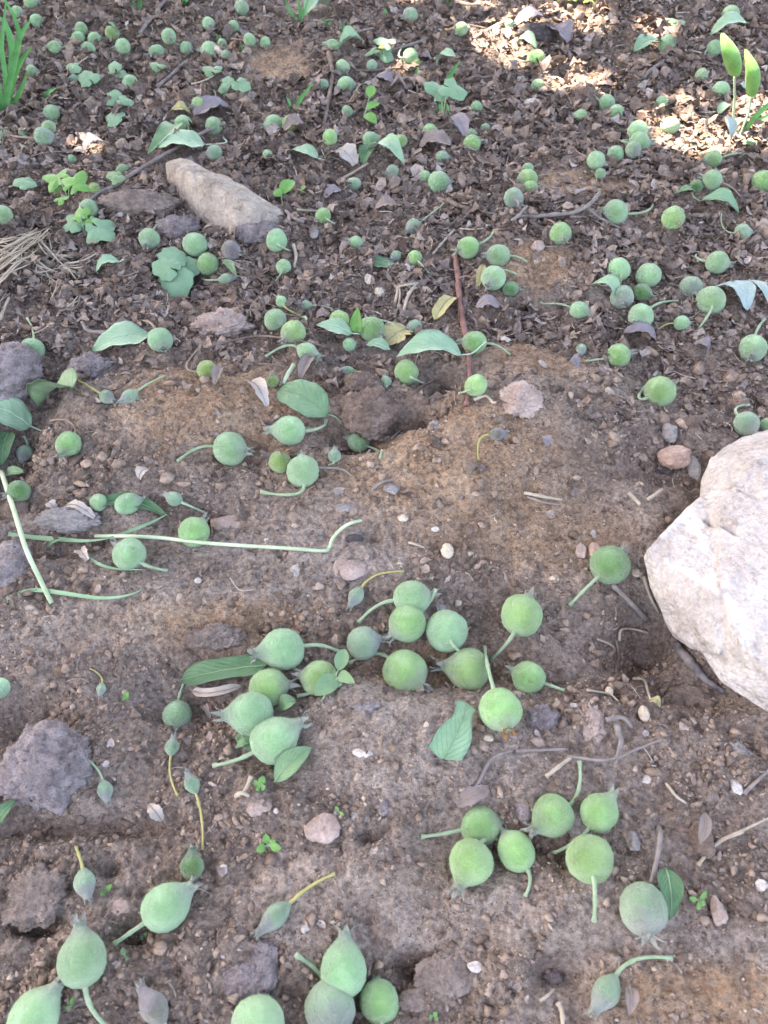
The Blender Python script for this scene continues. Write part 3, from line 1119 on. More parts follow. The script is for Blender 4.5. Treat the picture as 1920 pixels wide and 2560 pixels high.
def lobed_blade(parent, cen, size, ang, hue, lobes=5, tiltv=None, depth=0.45, squash=1.0, seed=0):
    """a lobed seedling leaf as a small fan of curved surface; cen world, size metres, ang image angle of its tip"""
    rs = random.Random(seed)
    fwd = hdir(ang)
    nrm = np.array([0, 0, 1.0]) if tiltv is None else np.asarray(tiltv, float)
    nrm /= np.linalg.norm(nrm)
    fwd = fwd - nrm * np.dot(fwd, nrm); fwd /= np.linalg.norm(fwd)
    sd = np.cross(nrm, fwd)
    N = 60
    rings = 5
    V = [cen - fwd * size * 0.42]; UV = [(0, 0.5)]
    org = V[0]
    for k in range(rings):
        f = (k + 1) / rings
        for i in range(N):
            a = -math.pi * 0.93 + 2 * math.pi * 0.93 * i / (N - 1)
            lb = abs(math.cos(a * lobes / 2 * 0.92))
            env = 0.52 + 0.48 * math.cos(a * 0.5) ** 1.2
            rad = size * env * ((1 - depth) + depth * lb ** 1.1) * (1 + 0.05 * math.sin(a * 9 + seed))
            x = math.cos(a) * rad * f; y = math.sin(a) * rad * f * squash
            z = 0.10 * size * f * f * math.sin(a * lobes / 2 + seed) - 0.16 * size * f * f + 0.05 * size * f
            V.append(org + fwd * x + sd * y + nrm * z)
            UV.append((x / size + 0.1, 0.5 + y / size))
    Fc = []
    for i in range(N - 1):
        Fc.append((0, 1 + i, 2 + i))
    for k in range(rings - 1):
        for i in range(N - 1):
            a = 1 + k * N + i
            Fc.append((a, a + N, a + N + 1, a + 1))
    V = np.array(V)
    n0 = len(V)
    V2 = np.concatenate([V, V - nrm[None] * 0.0002])
    F2 = Fc + [tuple(n0 + i for i in reversed(q)) for q in Fc]
    return mesh_obj('leaf', V2, F2, M_LEAF[hue], parent, uv=np.array(UV + UV)), org


def vplane(px, py, y0):
    """point of the view ray in the upright plane at distance y0"""
    d = ray(px, py)
    t = (y0 - CAM[1]) / d[1]
    return CAM + d * t


def seedling(base, leaves, hue, label, lobes=5, cat='seedling', stem=True, group=None, depth=0.45, name='seedling'):
    """leaves: (px, py, size px, angle, lift mm)"""
    B = hitg(base[0], base[1], 0.0)
    root = empty(name, tuple(B), label, cat, group)
    for i, lf in enumerate(leaves):
        px, py, s, ang, lift = lf[:5]
        C = hitg(px, py, lift / 1000.0)
        OCC.append((C[0], C[1], s * px2m(C) * 0.4))
        size = s * px2m(C) * 0.62
        rs = random.Random(int(px * 7 + py))
        nr = (rs.uniform(-.25, .25), rs.uniform(-0.45, -0.05), 1.0)
        h = lf[5] if len(lf) > 5 else hue
        ob, org = lobed_blade(root, C, size, ang, h, lobes, nr, depth, seed=int(px + py))
        if stem:
            pts = spline([B, (B + org) / 2 + np.array([0, 0, 0.25 * abs(org[2] - B[2]) + 0.001]), org], 8)
            v_, f_ = tube(pts, max(0.00035, 1.3 * px2m(C)), 6, 0.05, i)
            mesh_obj('stem', v_, f_, M_STALK['g'], root)
    return root


def simple_plant(base, leaves, hue, label, cat='seedling', group=None, name='sprout'):
    """small plant with plain oval leaves: leaves = (tip px, tip py, base px, base py, width px, lift tip, lift base)"""
    B = hitg(base[0], base[1], 0.0)
    root = empty(name, tuple(B), label, cat, group)
    for i, (tx, ty, bx, by, w, lt, lb) in enumerate(leaves):
        T = hitg(tx, ty, lt / 1000.0); A = hitg(bx, by, lb / 1000.0)
        ax = T - A; L = np.linalg.norm(ax); ax /= L
        sd = np.cross(np.array([0, -0.5, 1.0]), ax); sd /= np.linalg.norm(sd)
        up = np.cross(ax, sd); up = up if up[2] > 0 else -up
        W = w * px2m(A)
        V = []; UV = []
        for k in range(9):
            u = k / 8
            wd = math.sin(math.pi * u ** 0.85) ** 0.7 if 0 < u < 1 else 0.02
            for j in range(5):
                s = (j - 2) / 2
                V.append(A + ax * u * L + sd * s * W * 0.5 * wd + up * (0.12 * L * math.sin(math.pi * u) + 0.14 * W * abs(s) * wd))
                UV.append((u, j / 4))
        Fc = [(k * 5 + j, k * 5 + j + 1, k * 5 + j + 6, k * 5 + j + 5) for k in range(8) for j in range(4)]
        n0 = len(V); V = np.array(V)
        V = np.concatenate([V, V - up[None] * 0.00018]); Fc = Fc + [tuple(n0 + q for q in reversed(f)) for f in Fc]
        mesh_obj('leaf', V, Fc, M_LEAF[hue], root, uv=np.array(UV + UV))
        pts = spline([B, (B + A) / 2 + np.array([0, 0, 0.0005]), A + ax * 0.1 * L], 6)
        v_, f_ = tube(pts, max(0.0003, 1.0 * px2m(A)), 5, 0.05, i)
        mesh_obj('stem', v_, f_, M_STALK['g'], root)
    return root


def grass_blade_mesh(pts, wpx, parent=None, mat='grass', fold=0.25, name='blade'):
    W = [np.asarray(p, float) for p in pts]
    S = spline(W, 14)
    V = []; n = len(S)
    for i, p in enumerate(S):
        t = S[min(i + 1, n - 1)] - S[max(i - 1, 0)]; t /= np.linalg.norm(t)
        vd = CAM - p; vd /= np.linalg.norm(vd)
        s = np.cross(t, vd + np.array([0.35, 0, 0.2])); s /= np.linalg.norm(s)
        u = i / (n - 1)
        w = wpx * px2m(p) * 0.5 * (0.75 + 0.5 * u if u < 0.4 else 0.95 * (1 - (u - 0.4) / 0.6) ** 0.7 + 0.03)
        nn = np.cross(s, t)
        V += [p - s * w, p - nn * w * fold * 2, p + s * w]
    Fc = []
    for i in range(n - 1):
        for j in range(2):
            a = i * 3 + j
            Fc.append((a, a + 1, a + 4, a + 3))
    n0 = len(V); V = np.array(V)
    V2 = np.concatenate([V, V + np.array([0, 0, -0.0002])])
    F2 = Fc + [tuple(n0 + q for q in reversed(f)) for f in Fc]
    return V2, F2


# ------------------------------------------------------------------ twigs, straws
def twig(pts, wpx, mat, label, cat='twig', name='twig', w2=None, wob=0.25, knots=True, group=None, n=None, parts=None):
    L = ground_line(pts, n or max(10, 6 * (len(pts) - 1)), 0.0015)
    hx_, hy_ = np.array([p[0] for p in L]), np.array([p[1] for p in L])
    hl = np.maximum(h_low(hx_, hy_), height(hx_, hy_))
    hl = np.convolve(np.pad(hl, 1, 'edge'), [.3, .4, .3], 'valid')
    rs = random.Random(int(pts[0][0] * 5 + pts[0][1]))
    rad = []
    OCC.extend((p[0], p[1], 0.0012) for p in L)
    for i, p in enumerate(L):
        u = i / (len(L) - 1)
        w = wpx + ((w2 if w2 is not None else wpx * 0.7) - wpx) * u
        r = w * 0.5 * px2m(p)
        p[2] = max(p[2], hl[i] + r * 0.5)
        rad.append(r * ((1 + (0.25 if rs.random() < 0.16 else 0)) if knots else 1))
    v, f = tube(L, rad, 8, wob if knots else 0.05, int(pts[0][0]))
    o = mesh_obj(name, v, f, M_TWIG[mat], None, origin=L[len(L) // 2])
    tag(o, label, cat, group)
    return o


# ------------------------------------------------------------------ stones and clods
def lump(px, py, w, h, mat, label, cat='stone', name='stone', flat=0.6, rough=0.12, facets=0, seed=None, rot=0.0, sink=0.30, sub=5, group=None, deep=None):
    """w, h = width and visible height in pixels"""
    seed = int(px * 3 + py * 7) if seed is None else seed
    rs = np.random.RandomState(seed % 99991)
    P = hitg(px, py, 0.0)
    s = px2m(P)
    a = w * 0.5 * s
    c = a * flat
    # the visible height is footprint depth seen obliquely plus the lump's own height
    hv = h * 0.5 * s
    elev = math.asin(np.clip((CAMH - P[2]) / np.linalg.norm(CAM - P), 0.2, 1))
    b = math.sqrt(max((hv ** 2 - (c * math.cos(elev)) ** 2), (0.45 * hv) ** 2)) / math.sin(elev)
    if c * math.cos(elev) > hv * 0.9: c = hv * 0.9 / math.cos(elev)
    bm = bmesh.new(); bmesh.ops.create_icosphere(bm, subdivisions=sub, radius=1.0)
    V = np.array([v.co[:] for v in bm.verts]); Fc = [tuple(v.index for v in f.verts) for f in bm.faces]; bm.free()
    d = np.ones(len(V))
    if facets:
        for _ in range(facets):
            nrm = rs.normal(size=3); nrm /= np.linalg.norm(nrm)
            k = rs.uniform(0.55, 0.85)
            dt = V @ nrm
            d = np.minimum(d, np.where(dt > 0.05, k / np.maximum(dt, 0.05), 9))
    o1 = rs.rand(3) * 50
    q = V * 1.7
    nz = pnoise(q[:, 0] + o1[0], q[:, 1] + q[:, 2] * 0.7 + o1[1]) + 0.6 * pnoise(q[:, 2] * 2.1 + o1[2], q[:, 0] * 2.1 - q[:, 1] * 1.3)
    n2 = pnoise(V[:, 0] * 6 + o1[0], V[:, 1] * 6 + V[:, 2] * 5) + pnoise(V[:, 2] * 6.5 + o1[1], V[:, 1] * 5 - V[:, 0] * 4)
    n3 = pnoise(V[:, 0] * 14 + o1[0], V[:, 1] * 14 + V[:, 2] * 12) + 0.5 * pnoise(V[:, 2] * 27 + V[:, 0] * 20, V[:, 1] * 26 - V[:, 2] * 18)
    bl = 1 - 2.4 * np.abs(pnoise(V[:, 0] * 4.3 + o1[1], V[:, 1] * 4.3 + V[:, 2] * 3.7 + o1[2]))
    soil = 1.0 if cat == 'clod' else 0.0
    V = V * (d * (1 + rough * (1.5 * nz + 0.55 * n2 + (0.35 + 0.45 * soil) * n3 + 0.55 * soil * bl)))[:, None]
    V = V * np.array([a, b, c])
    r = R(rot)
    V = np.stack([V[:, 0] * math.cos(r) - V[:, 1] * math.sin(r), V[:, 0] * math.sin(r) + V[:, 1] * math.cos(r), V[:, 2]], 1)
    zg = lowg(P[0], P[1])
    cen = np.array([P[0], P[1], zg + c * (1 - 2 * sink)])
    # slide back along the view so the lump's middle shows at px, py
    dd = ray(px, py)
    t = (cen[2] - CAM[2]) / dd[2]
    cen = CAM + dd * t
    o = mesh_obj(name, V + cen[None], Fc, M_CLOD[mat] if mat in M_CLOD else mat, None, smooth=(facets == 0), origin=cen - np.array([0, 0, c * 0.5]))
    if facets:
        o.data.polygons.foreach_set('use_smooth', np.ones(len(o.data.polygons), dtype=bool))
    tag(o, label, cat, group)
    return o


CRACKS = []


def hull_rock(sets, mat, label, name, voxel, disp, seed=3, cat='rock', ridge=None):
    """sets: lists of (px, py, height above ground in mm); each list becomes a convex block, the blocks are fused"""
    bm = bmesh.new()
    for s in sets:
        vs_ = []
        for (x, y, hmm) in s:
            zg = 0.0
            p = at_z(x, y, zg + hmm / 1000.0)
            vs_.append(bm.verts.new(p))
        bmesh.ops.convex_hull(bm, input=vs_)
    loose = [v for v in bm.verts if not v.link_faces]
    bmesh.ops.delete(bm, geom=loose, context='VERTS')
    me = bpy.data.meshes.new(name); bm.to_mesh(me); bm.free()
    o = bpy.data.objects.new(name, me); link(o)
    md = o.modifiers.new('r', 'REMESH'); md.mode = 'VOXEL'; md.voxel_size = voxel
    md2 = o.modifiers.new('s', 'SMOOTH'); md2.iterations = 1; md2.factor = 0.5
    dg = bpy.context.evaluated_depsgraph_get()
    me2 = bpy.data.meshes.new_from_object(o.evaluated_get(dg))
    o.modifiers.clear(); o.data = me2
    n = len(me2.vertices)
    V = np.zeros(n * 3); me2.vertices.foreach_get('co', V); V = V.reshape(-1, 3)
    N = np.zeros(n * 3); me2.vertices.foreach_get('normal', N); N = N.reshape(-1, 3)
    x, y, z = V.T
    k = pnoise(x / 0.035 + seed, (y + z * 0.8) / 0.035) + 0.55 * pnoise(x / 0.015 - z / 0.017, y / 0.015 + z / 0.013) + 0.35 * pnoise((x + z) / 0.006, (y - z) / 0.006) + 0.22 * pnoise(x / 0.0028 + z / 0.003, (y + z) / 0.0028)
    # chipped ledges
    led = np.abs(pnoise(x / 0.03 + 11, (y - z * 1.5) / 0.022))
    k = k - 0.9 * np.exp(-(led / 0.05) ** 2) * 0.6
    V = V + N * (k * disp)[:, None]
    for (x0, y0, x1, y1, w, dp) in (CRACKS if ridge is not None else []):
        dx, dy = x1 - x0, y1 - y0
        tt = np.clip(((V[:, 0] - x0) * dx + (V[:, 1] - y0) * dy) / (dx * dx + dy * dy), 0, 1)
        dd = np.hypot(V[:, 0] - x0 - tt * dx, V[:, 1] - y0 - tt * dy)
        V[:, 2] -= dp * np.exp(-(dd / w) ** 2)
    cen = np.array([V[:, 0].mean(), V[:, 1].mean(), 0.0])
    me2.vertices.foreach_set('co', (V - cen).astype(np.float32).ravel())
    o.location = cen
    me2.polygons.foreach_set('use_smooth', np.ones(len(me2.polygons), dtype=bool))
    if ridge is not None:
        at = me2.attributes.new('skylit', 'FLOAT', 'POINT')
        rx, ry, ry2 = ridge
        fr = sstep(rx + 0.002, rx - 0.004, x + 0.1 * (y - ry)) * sstep(0.5, 0.95, N[:, 2]) * sstep(-0.2, 0.3, k + 0.3)  # mask of the upward-facing facet, whitened to paint in its sky light
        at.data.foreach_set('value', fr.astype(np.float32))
    me2.materials.clear(); me2.materials.append(mat)
    me2.update()
    tag(o, label, cat)
    return o

# ------------------------------------------------------------------ rocks, stones, clods
_r = at_z(1782, 1380, 0.032)
_c0, _c1 = at_z(1772, 1293, 0.036), at_z(1838, 1336, 0.040)
_c2, _c3 = at_z(1800, 1180, 0.044), at_z(1900, 1240, 0.048)
CRACKS += [(_c0[0], _c0[1], _c1[0], _c1[1], 0.0013, 0.004), (_c2[0], _c2[1], _c3[0], _c3[1], 0.0012, 0.0015)]
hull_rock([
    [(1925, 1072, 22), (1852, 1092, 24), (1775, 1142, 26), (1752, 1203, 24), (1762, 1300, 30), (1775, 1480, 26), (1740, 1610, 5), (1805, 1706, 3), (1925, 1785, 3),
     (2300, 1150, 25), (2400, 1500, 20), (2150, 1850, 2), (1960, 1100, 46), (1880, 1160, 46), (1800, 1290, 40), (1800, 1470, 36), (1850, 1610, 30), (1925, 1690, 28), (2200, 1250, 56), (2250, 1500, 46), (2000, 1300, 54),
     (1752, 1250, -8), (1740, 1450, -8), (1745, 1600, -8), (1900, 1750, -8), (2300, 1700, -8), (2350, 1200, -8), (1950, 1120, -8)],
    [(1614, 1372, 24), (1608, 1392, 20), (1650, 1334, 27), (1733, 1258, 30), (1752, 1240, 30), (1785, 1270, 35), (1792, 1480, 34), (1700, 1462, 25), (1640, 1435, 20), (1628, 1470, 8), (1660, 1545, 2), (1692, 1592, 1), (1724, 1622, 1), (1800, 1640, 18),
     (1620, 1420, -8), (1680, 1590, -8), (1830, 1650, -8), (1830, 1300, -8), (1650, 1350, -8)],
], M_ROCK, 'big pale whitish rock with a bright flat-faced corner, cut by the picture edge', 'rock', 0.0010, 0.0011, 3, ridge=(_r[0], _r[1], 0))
hull_rock([
    [(413, 405, 14), (452, 392, 18), (540, 432, 20), (606, 462, 18), (655, 500, 14), (712, 528, 8), (718, 560, 3), (694, 592, 2), (652, 622, 1), (600, 606, 1), (544, 577, 2), (495, 548, 2), (443, 508, 3), (417, 448, 6),
     (470, 430, 28), (560, 470, 29), (640, 520, 24), (500, 500, 18), (600, 560, 16),
     (430, 470, -10), (600, 600, -10), (700, 570, -10), (470, 430, -10), (650, 520, -10)],
], M_LIME, 'long pale grey stone lying slantwise with a rough pitted face', 'stone', 0.0017, 0.0017, 8, 'stone')

lump(10, 935, 165, 150, 'purple', 'purplish grey clod at the picture edge above the big cut-off leaf', 'clod', 'soil_clod', 0.7, 0.10)
lump(10, 1428, 120, 140, 'purple', 'purplish grey clod at the picture edge behind the upright pale straw', 'clod', 'soil_clod', 0.5, 0.10)
lump(100, 1920, 232, 190, 'purple', 'largest purplish clod, pitted and lumpy, with a withered bud at its corner', 'clod', 'soil_clod', 0.55, 0.17, 4)
lump(225, 920, 95, 70, 'purple', 'dark purplish clod behind the folded green leaf', 'clod', 'soil_clod', 0.6, 0.22)
lump(925, 1031, 135, 120, 'brown', 'reddish brown clod between the dark round-tipped leaf and the soil crack', 'clod', 'soil_clod', 0.55, 0.16)
lump(905, 965, 95, 60, 'brown', 'smaller brown clod on top of the reddish brown one', 'clod', 'soil_clod', 0.6, 0.2)
lump(345, 510, 190, 62, 'soil', 'wide flat brown clod beside the long grey stone', 'clod', 'soil_clod', 0.4, 0.13)
lump(446, 574, 110, 62, 'purple', 'purplish clod tucked behind the two fruits by the long grey stone', 'clod', 'soil_clod', 0.6, 0.15)
lump(650, 590, 150, 62, 'purple', 'purplish grey lump under the low end of the long grey stone', 'clod', 'soil_clod', 0.4, 0.15)
lump(555, 815, 125, 66, 'pink', 'crumpled pale pinkish clod above the half-buried fruit', 'clod', 'soil_clod', 0.45, 0.24)
lump(370, 444, 72, 36, 'grey', 'small rounded grey stone near the upper end of the long grey stone', 'stone', 'stone', 0.5, 0.08, 5)
lump(60, 405, 80, 50, 'grey', 'square grey lump beside the lobed seedling at the side', 'clod', 'soil_clod', 0.5, 0.12, 4)
lump(571, 1310, 90, 54, 'pink', 'smooth pinkish stone just above the long straw', 'stone', 'stone', 0.5, 0.07, 6)
lump(45, 1275, 80, 50, 'brown', 'brown angular clod behind the upright pale straw', 'clod', 'soil_clod', 0.6, 0.08, 6)
lump(170, 1300, 150, 62, 'grey', 'greyish brown clod under the white dry leaf', 'clod', 'soil_clod', 0.5, 0.14)
lump(875, 1418, 84, 66, 'pink', 'flat reddish stone set in the soil under the bend of the long straw', 'stone', 'stone', 0.22, 0.06, 0, sink=0.32)
lump(848, 1449, 34, 22, 'purple', 'little bluish slate chip lying on the flat reddish stone', 'stone', 'stone_chip', 0.3, 0.05, 5, sink=0.1)
lump(1118, 1377, 32, 38, 'cream', 'smooth cream pebble alone in the brown soil', 'pebble', 'pebble', 0.8, 0.05, 0, sink=0.15)
lump(887, 1348, 44, 26, 'dark', 'dark pitted pebble beside the bent straw end', 'pebble', 'pebble', 0.7, 0.14, 0)
lump(868, 1269, 62, 28, 'grey', 'flat slate-grey chip above the bent straw end', 'stone', 'stone_chip', 0.25, 0.06, 6, sink=0.2)
lump(980, 1224, 44, 32, 'grey', 'angular grey-brown chip with a dead stem end on it', 'stone', 'stone_chip', 0.4, 0.07, 6, sink=0.2)
lump(1089, 1323, 22, 14, 'white', 'tiny white pebble uphill of the smooth cream pebble', 'pebble', 'pebble', 0.6, 0.07, 5, sink=0.1)
lump(998, 1412, 26, 18, 'cream', 'small tan pebble by the tip of the yellow stalk', 'pebble', 'pebble', 0.6, 0.07, 5, sink=0.1)
lump(914, 1390, 22, 18, 'orange', 'small orange-tan pebble above the flat reddish stone', 'pebble', 'pebble', 0.6, 0.07, 5, sink=0.1)
lump(1008, 1293, 28, 22, 'cream', 'tan gravel piece in the open soil above the bent straw end', 'pebble', 'pebble', 0.6, 0.09, 5, sink=0.15)
lump(668, 1350, 16, 12, 'white', 'tiny pale pebble just above the long straw', 'pebble', 'pebble', 0.7, 0.05, 0, sink=0.1)
lump(720, 1349, 14, 11, 'white', 'smallest white pebble close to the long straw', 'pebble', 'pebble', 0.7, 0.05, 0, sink=0.1)
lump(495, 1452, 18, 16, 'white', 'tiny white pebble right of the fruit under the straw', 'pebble', 'pebble', 0.7, 0.05, 0, sink=0.1)
lump(1689, 1142, 88, 58, 'orange', 'rounded orange-pink stone near the top of the big pale rock', 'stone', 'stone', 0.6, 0.06, 6, sink=0.2)
lump(1658, 1174, 58, 32, 'dark', 'dark stone tucked beneath the orange-pink stone', 'stone', 'stone', 0.5, 0.08, 4)
lump(1733, 1168, 34, 60, 'grey', 'upright grey chip between the orange-pink stone and the big rock', 'stone', 'stone_chip', 0.9, 0.07, 5)
lump(1735, 1062, 72, 44, 'brown', 'brownish pink clod above the orange-pink stone', 'clod', 'soil_clod', 0.6, 0.12, 3)
lump(1676, 1082, 44, 50, 'grey', 'grey flaky chip standing above the orange-pink stone', 'stone', 'stone_chip', 0.9, 0.1, 5)
lump(1303, 1000, 92, 80, 'pink', 'crumpled pale pinkish grey clod right of the twig end', 'clod', 'soil_clod', 0.45, 0.20, 3)
lump(1087, 1063, 30, 24, 'grey', 'small grey pebble in the gritty soil below the twig end', 'pebble', 'pebble', 0.6, 0.1, 4)
lump(1344, 614, 36, 30, 'pink', 'small round pinkish stone under the fruit with frayed calyx', 'stone', 'stone', 0.7, 0.07, 4)
lump(949, 726, 36, 26, 'cream', 'tan stone in the litter left of the dry yellow stems', 'stone', 'stone', 0.5, 0.07, 6)
lump(785, 582, 24, 30, 'grey', 'small egg-shaped grey pebble below the end of the long grey stone', 'pebble', 'pebble', 0.9, 0.04, 0, sink=0.1)
lump(1650, 192, 46, 28, 'white', 'bluish white stone in the shade below the half-sunlit fruit', 'stone', 'stone', 0.5, 0.13, 5)
lump(1332, 258, 42, 22, 'white', 'small pinkish white stone on dark litter below the sunny strip', 'stone', 'stone', 0.5, 0.16, 5)
lump(1458, 240, 80, 42, 'brown', 'brown lump behind the pair of touching fruits', 'clod', 'soil_clod', 0.5, 0.16)
lump(1100, 128, 60, 34, 'brown', 'brown lump shading part of the sunlit patch', 'clod', 'soil_clod', 0.7, 0.16)
lump(1340, 85, 80, 44, 'dark', 'dark clod among the small sunlit patches', 'clod', 'soil_clod', 0.6, 0.18)
lump(1355, 1795, 76, 58, 'purple', 'knobbly dark purplish clod right of the fruit with the orange calyx', 'clod', 'soil_clod', 0.6, 0.22)
lump(1479, 1808, 68, 90, 'pink', 'knobbly pinkish grey clod in the gritty soil below the big rock', 'clod', 'soil_clod', 0.6, 0.20)
lump(1610, 1785, 28, 38, 'cream', 'tan oval pebble below the withered yellow bud', 'pebble', 'pebble', 0.8, 0.05, 0, sink=0.15)
lump(1616, 1947, 30, 24, 'white', 'small angular white pebble in soft soil below the curled dry sepal', 'pebble', 'pebble', 0.6, 0.09, 5, sink=0.1)
lump(1839, 1967, 34, 42, 'white', 'whitish pebble right under the grey ragged clod', 'pebble', 'pebble', 0.7, 0.09, 5, sink=0.15)
lump(1523, 1728, 20, 22, 'cream', 'little round tan pebble among rootlets', 'pebble', 'pebble', 0.7, 0.05, 0, sink=0.15)
lump(1836, 1905, 104, 86, 'grey', 'ragged grey clod below the big rock', 'clod', 'soil_clod', 0.35, 0.2, 4)
lump(1740, 1765, 170, 95, 'soil', 'broad low soil clod below the tip of the big rock', 'clod', 'soil_clod', 0.25, 0.12, 0, sink=0.35)
lump(1640, 1692, 34, 26, 'pink', 'pinkish stone by the hollow under the big rock', 'stone', 'stone', 0.6, 0.1, 5)
lump(1604, 1636, 78, 54, 'soil', 'brown crumb clod at the edge of the dark hollow', 'clod', 'soil_clod', 0.5, 0.16)
lump(1217, 1845, 34, 26, 'cream', 'tan pebble beneath the fruit with the orange calyx', 'pebble', 'pebble', 0.5, 0.08, 5, sink=0.15)
lump(1344, 1857, 48, 26, 'pink', 'pinkish tan pebble below the knobbly dark clod', 'pebble', 'pebble', 0.6, 0.1, 5)
lump(1066, 1812, 18, 14, 'cream', 'small tan pebble left of the narrow-waisted leaf', 'pebble', 'pebble', 0.7, 0.06, 5, sink=0.1)
lump(1157, 1976, 20, 18, 'cream', 'bright tan chip at the foot of the curved purple-grey twig', 'pebble', 'pebble', 0.7, 0.09, 5, sink=0.1)
lump(906, 1882, 56, 24, 'white', 'pale grey flat stone embedded in the smooth soil', 'stone', 'stone', 0.2, 0.07, 5, sink=0.3)
lump(914, 1768, 64, 28, 'grey', 'grey crumpled husk on the soil under the central fruits', 'clod', 'soil_clod', 0.45, 0.25, 3)
lump(648, 2018, 66, 54, 'pink', 'pale pink stone below the two biggest overlapping fruits', 'stone', 'stone', 0.45, 0.09, 6, sink=0.2)
lump(805, 2070, 92, 80, 'pink', 'flat pinkish stone sunk in soil near the small dark hole', 'stone', 'stone', 0.35, 0.06, 5, sink=0.2)
lump(902, 2042, 50, 38, 'grey', 'smooth grey-pink pebble beside the small dark hole', 'pebble', 'pebble', 0.6, 0.06, 4)
lump(956, 2018, 34, 40, 'purple', 'dark purple pebble above the small dark hole', 'pebble', 'pebble', 0.7, 0.12, 4)
lump(1310, 2026, 44, 60, 'purple', 'purple-black shiny pebble between the two right-hand fruits of the cluster', 'pebble', 'pebble', 0.8, 0.08, 0, sink=0.15)
lump(1438, 2058, 50, 58, 'grey', 'grey crumbly bit wedged between two touching fruits', 'clod', 'soil_clod', 0.7, 0.26)
lump(1797, 2280, 46, 68, 'pink', 'tear-shaped brownish stone with a dark hollow beside it', 'stone', 'stone', 0.8, 0.07, 6, sink=0.2)
lump(1855, 2270, 56, 40, 'brown', 'brown clod right of the tear-shaped stone', 'clod', 'soil_clod', 0.5, 0.12, 3)
lump(1585, 2108, 36, 54, 'grey', 'grey egg-shaped stone above the greyish fruit', 'stone', 'stone', 0.7, 0.06, 5, sink=0.2)
lump(1758, 2098, 66, 80, 'brown', 'tall brown clod beside the pale curved straw', 'clod', 'soil_clod', 0.6, 0.08, 4)
lump(1905, 2216, 34, 32, 'white', 'pale pinkish pebble at the picture edge', 'pebble', 'pebble', 0.7, 0.08, 5, sink=0.1)
lump(1305, 2386, 44, 48, 'cream', 'tan stone above the dark crumbly hole', 'stone', 'stone', 0.6, 0.1, 5, sink=0.15)
lump(1382, 2452, 52, 46, 'purple', 'small grey-purple knob inside the dark crumbly hole', 'clod', 'soil_clod', 0.8, 0.2)
lump(1188, 2417, 40, 26, 'white', 'flat whitish chip right of the deep hole', 'stone', 'stone_chip', 0.35, 0.06, 5, sink=0.05)
lump(1040, 2500, 110, 50, 'soil', 'long low clod beside the small round fruit', 'clod', 'soil_clod', 0.3, 0.12, 3)
lump(1115, 2440, 150, 100, 'soil', 'broad soil clod at the rim of the deep hole', 'clod', 'soil_clod', 0.22, 0.12, 0, sink=0.38)
lump(610, 2450, 110, 80, 'purple', 'soft purplish clod above the cut-off fruit with the orange scrap', 'clod', 'soil_clod', 0.4, 0.16)
lump(655, 2420, 80, 120, 'purple', 'bluish purple clod left of the upright stalk', 'clod', 'soil_clod', 0.4, 0.16)
lump(90, 2240, 150, 120, 'soil', 'low soft soil clod beside the small bud with the yellow-green stalk', 'clod', 'soil_clod', 0.3, 0.2, 0, sink=0.42)
lump(305, 2265, 60, 42, 'pink', 'pinkish brown angular clod between two fruits', 'clod', 'soil_clod', 0.5, 0.12, 5)
lump(558, 2176, 24, 28, 'white', 'white oval pebble right of the bud with spreading sepals', 'pebble', 'pebble', 0.8, 0.05, 0, sink=0.1)
lump(892, 2194, 16, 16, 'white', 'round white pebble in the smooth lower soil', 'pebble', 'pebble', 0.8, 0.05, 0, sink=0.1)
lump(690, 2027, 14, 14, 'white', 'tiny white pebble beside the pale pink stone', 'pebble', 'pebble', 0.8, 0.05, 0, sink=0.1)
lump(765, 2322, 26, 22, 'white', 'white pebble next to the onion-shaped fruit calyx', 'pebble', 'pebble', 0.6, 0.09, 5, sink=0.1)
lump(832, 2305, 20, 16, 'cream', 'cream pebble touching the neck of the onion-shaped fruit', 'pebble', 'pebble', 0.6, 0.09, 5, sink=0.1)
lump(1455, 1376, 34, 38, 'pink', 'pinkish pebble left of the lone fruit beside the big rock', 'pebble', 'pebble', 0.6, 0.07, 6)
lump(1488, 1378, 34, 44, 'orange', 'orange pebble partly behind the lone fruit beside the big rock', 'pebble', 'pebble', 0.8, 0.05, 0)
lump(1592, 1432, 26, 22, 'cream', 'yellowish pebble between the lone fruit and the big rock', 'pebble', 'pebble', 0.6, 0.07, 5)
lump(1388, 1446, 30, 20, 'cream', 'little cream pebble above the stalk of the lone fruit', 'pebble', 'pebble', 0.5, 0.07, 5, sink=0.15)
lump(1097, 1515, 34, 40, 'grey', 'grey crumb of stone behind the crossing stalk', 'stone', 'stone', 0.7, 0.1, 5)
lump(540, 1592, 130, 56, 'soil', 'crumbly pinkish brown lump behind the long dark green leaf', 'clod', 'soil_clod', 0.35, 0.25)
lump(1240, 545, 30, 22, 'orange', 'small orange-brown stone by the red-brown twig', 'stone', 'stone', 0.7, 0.08, 5)

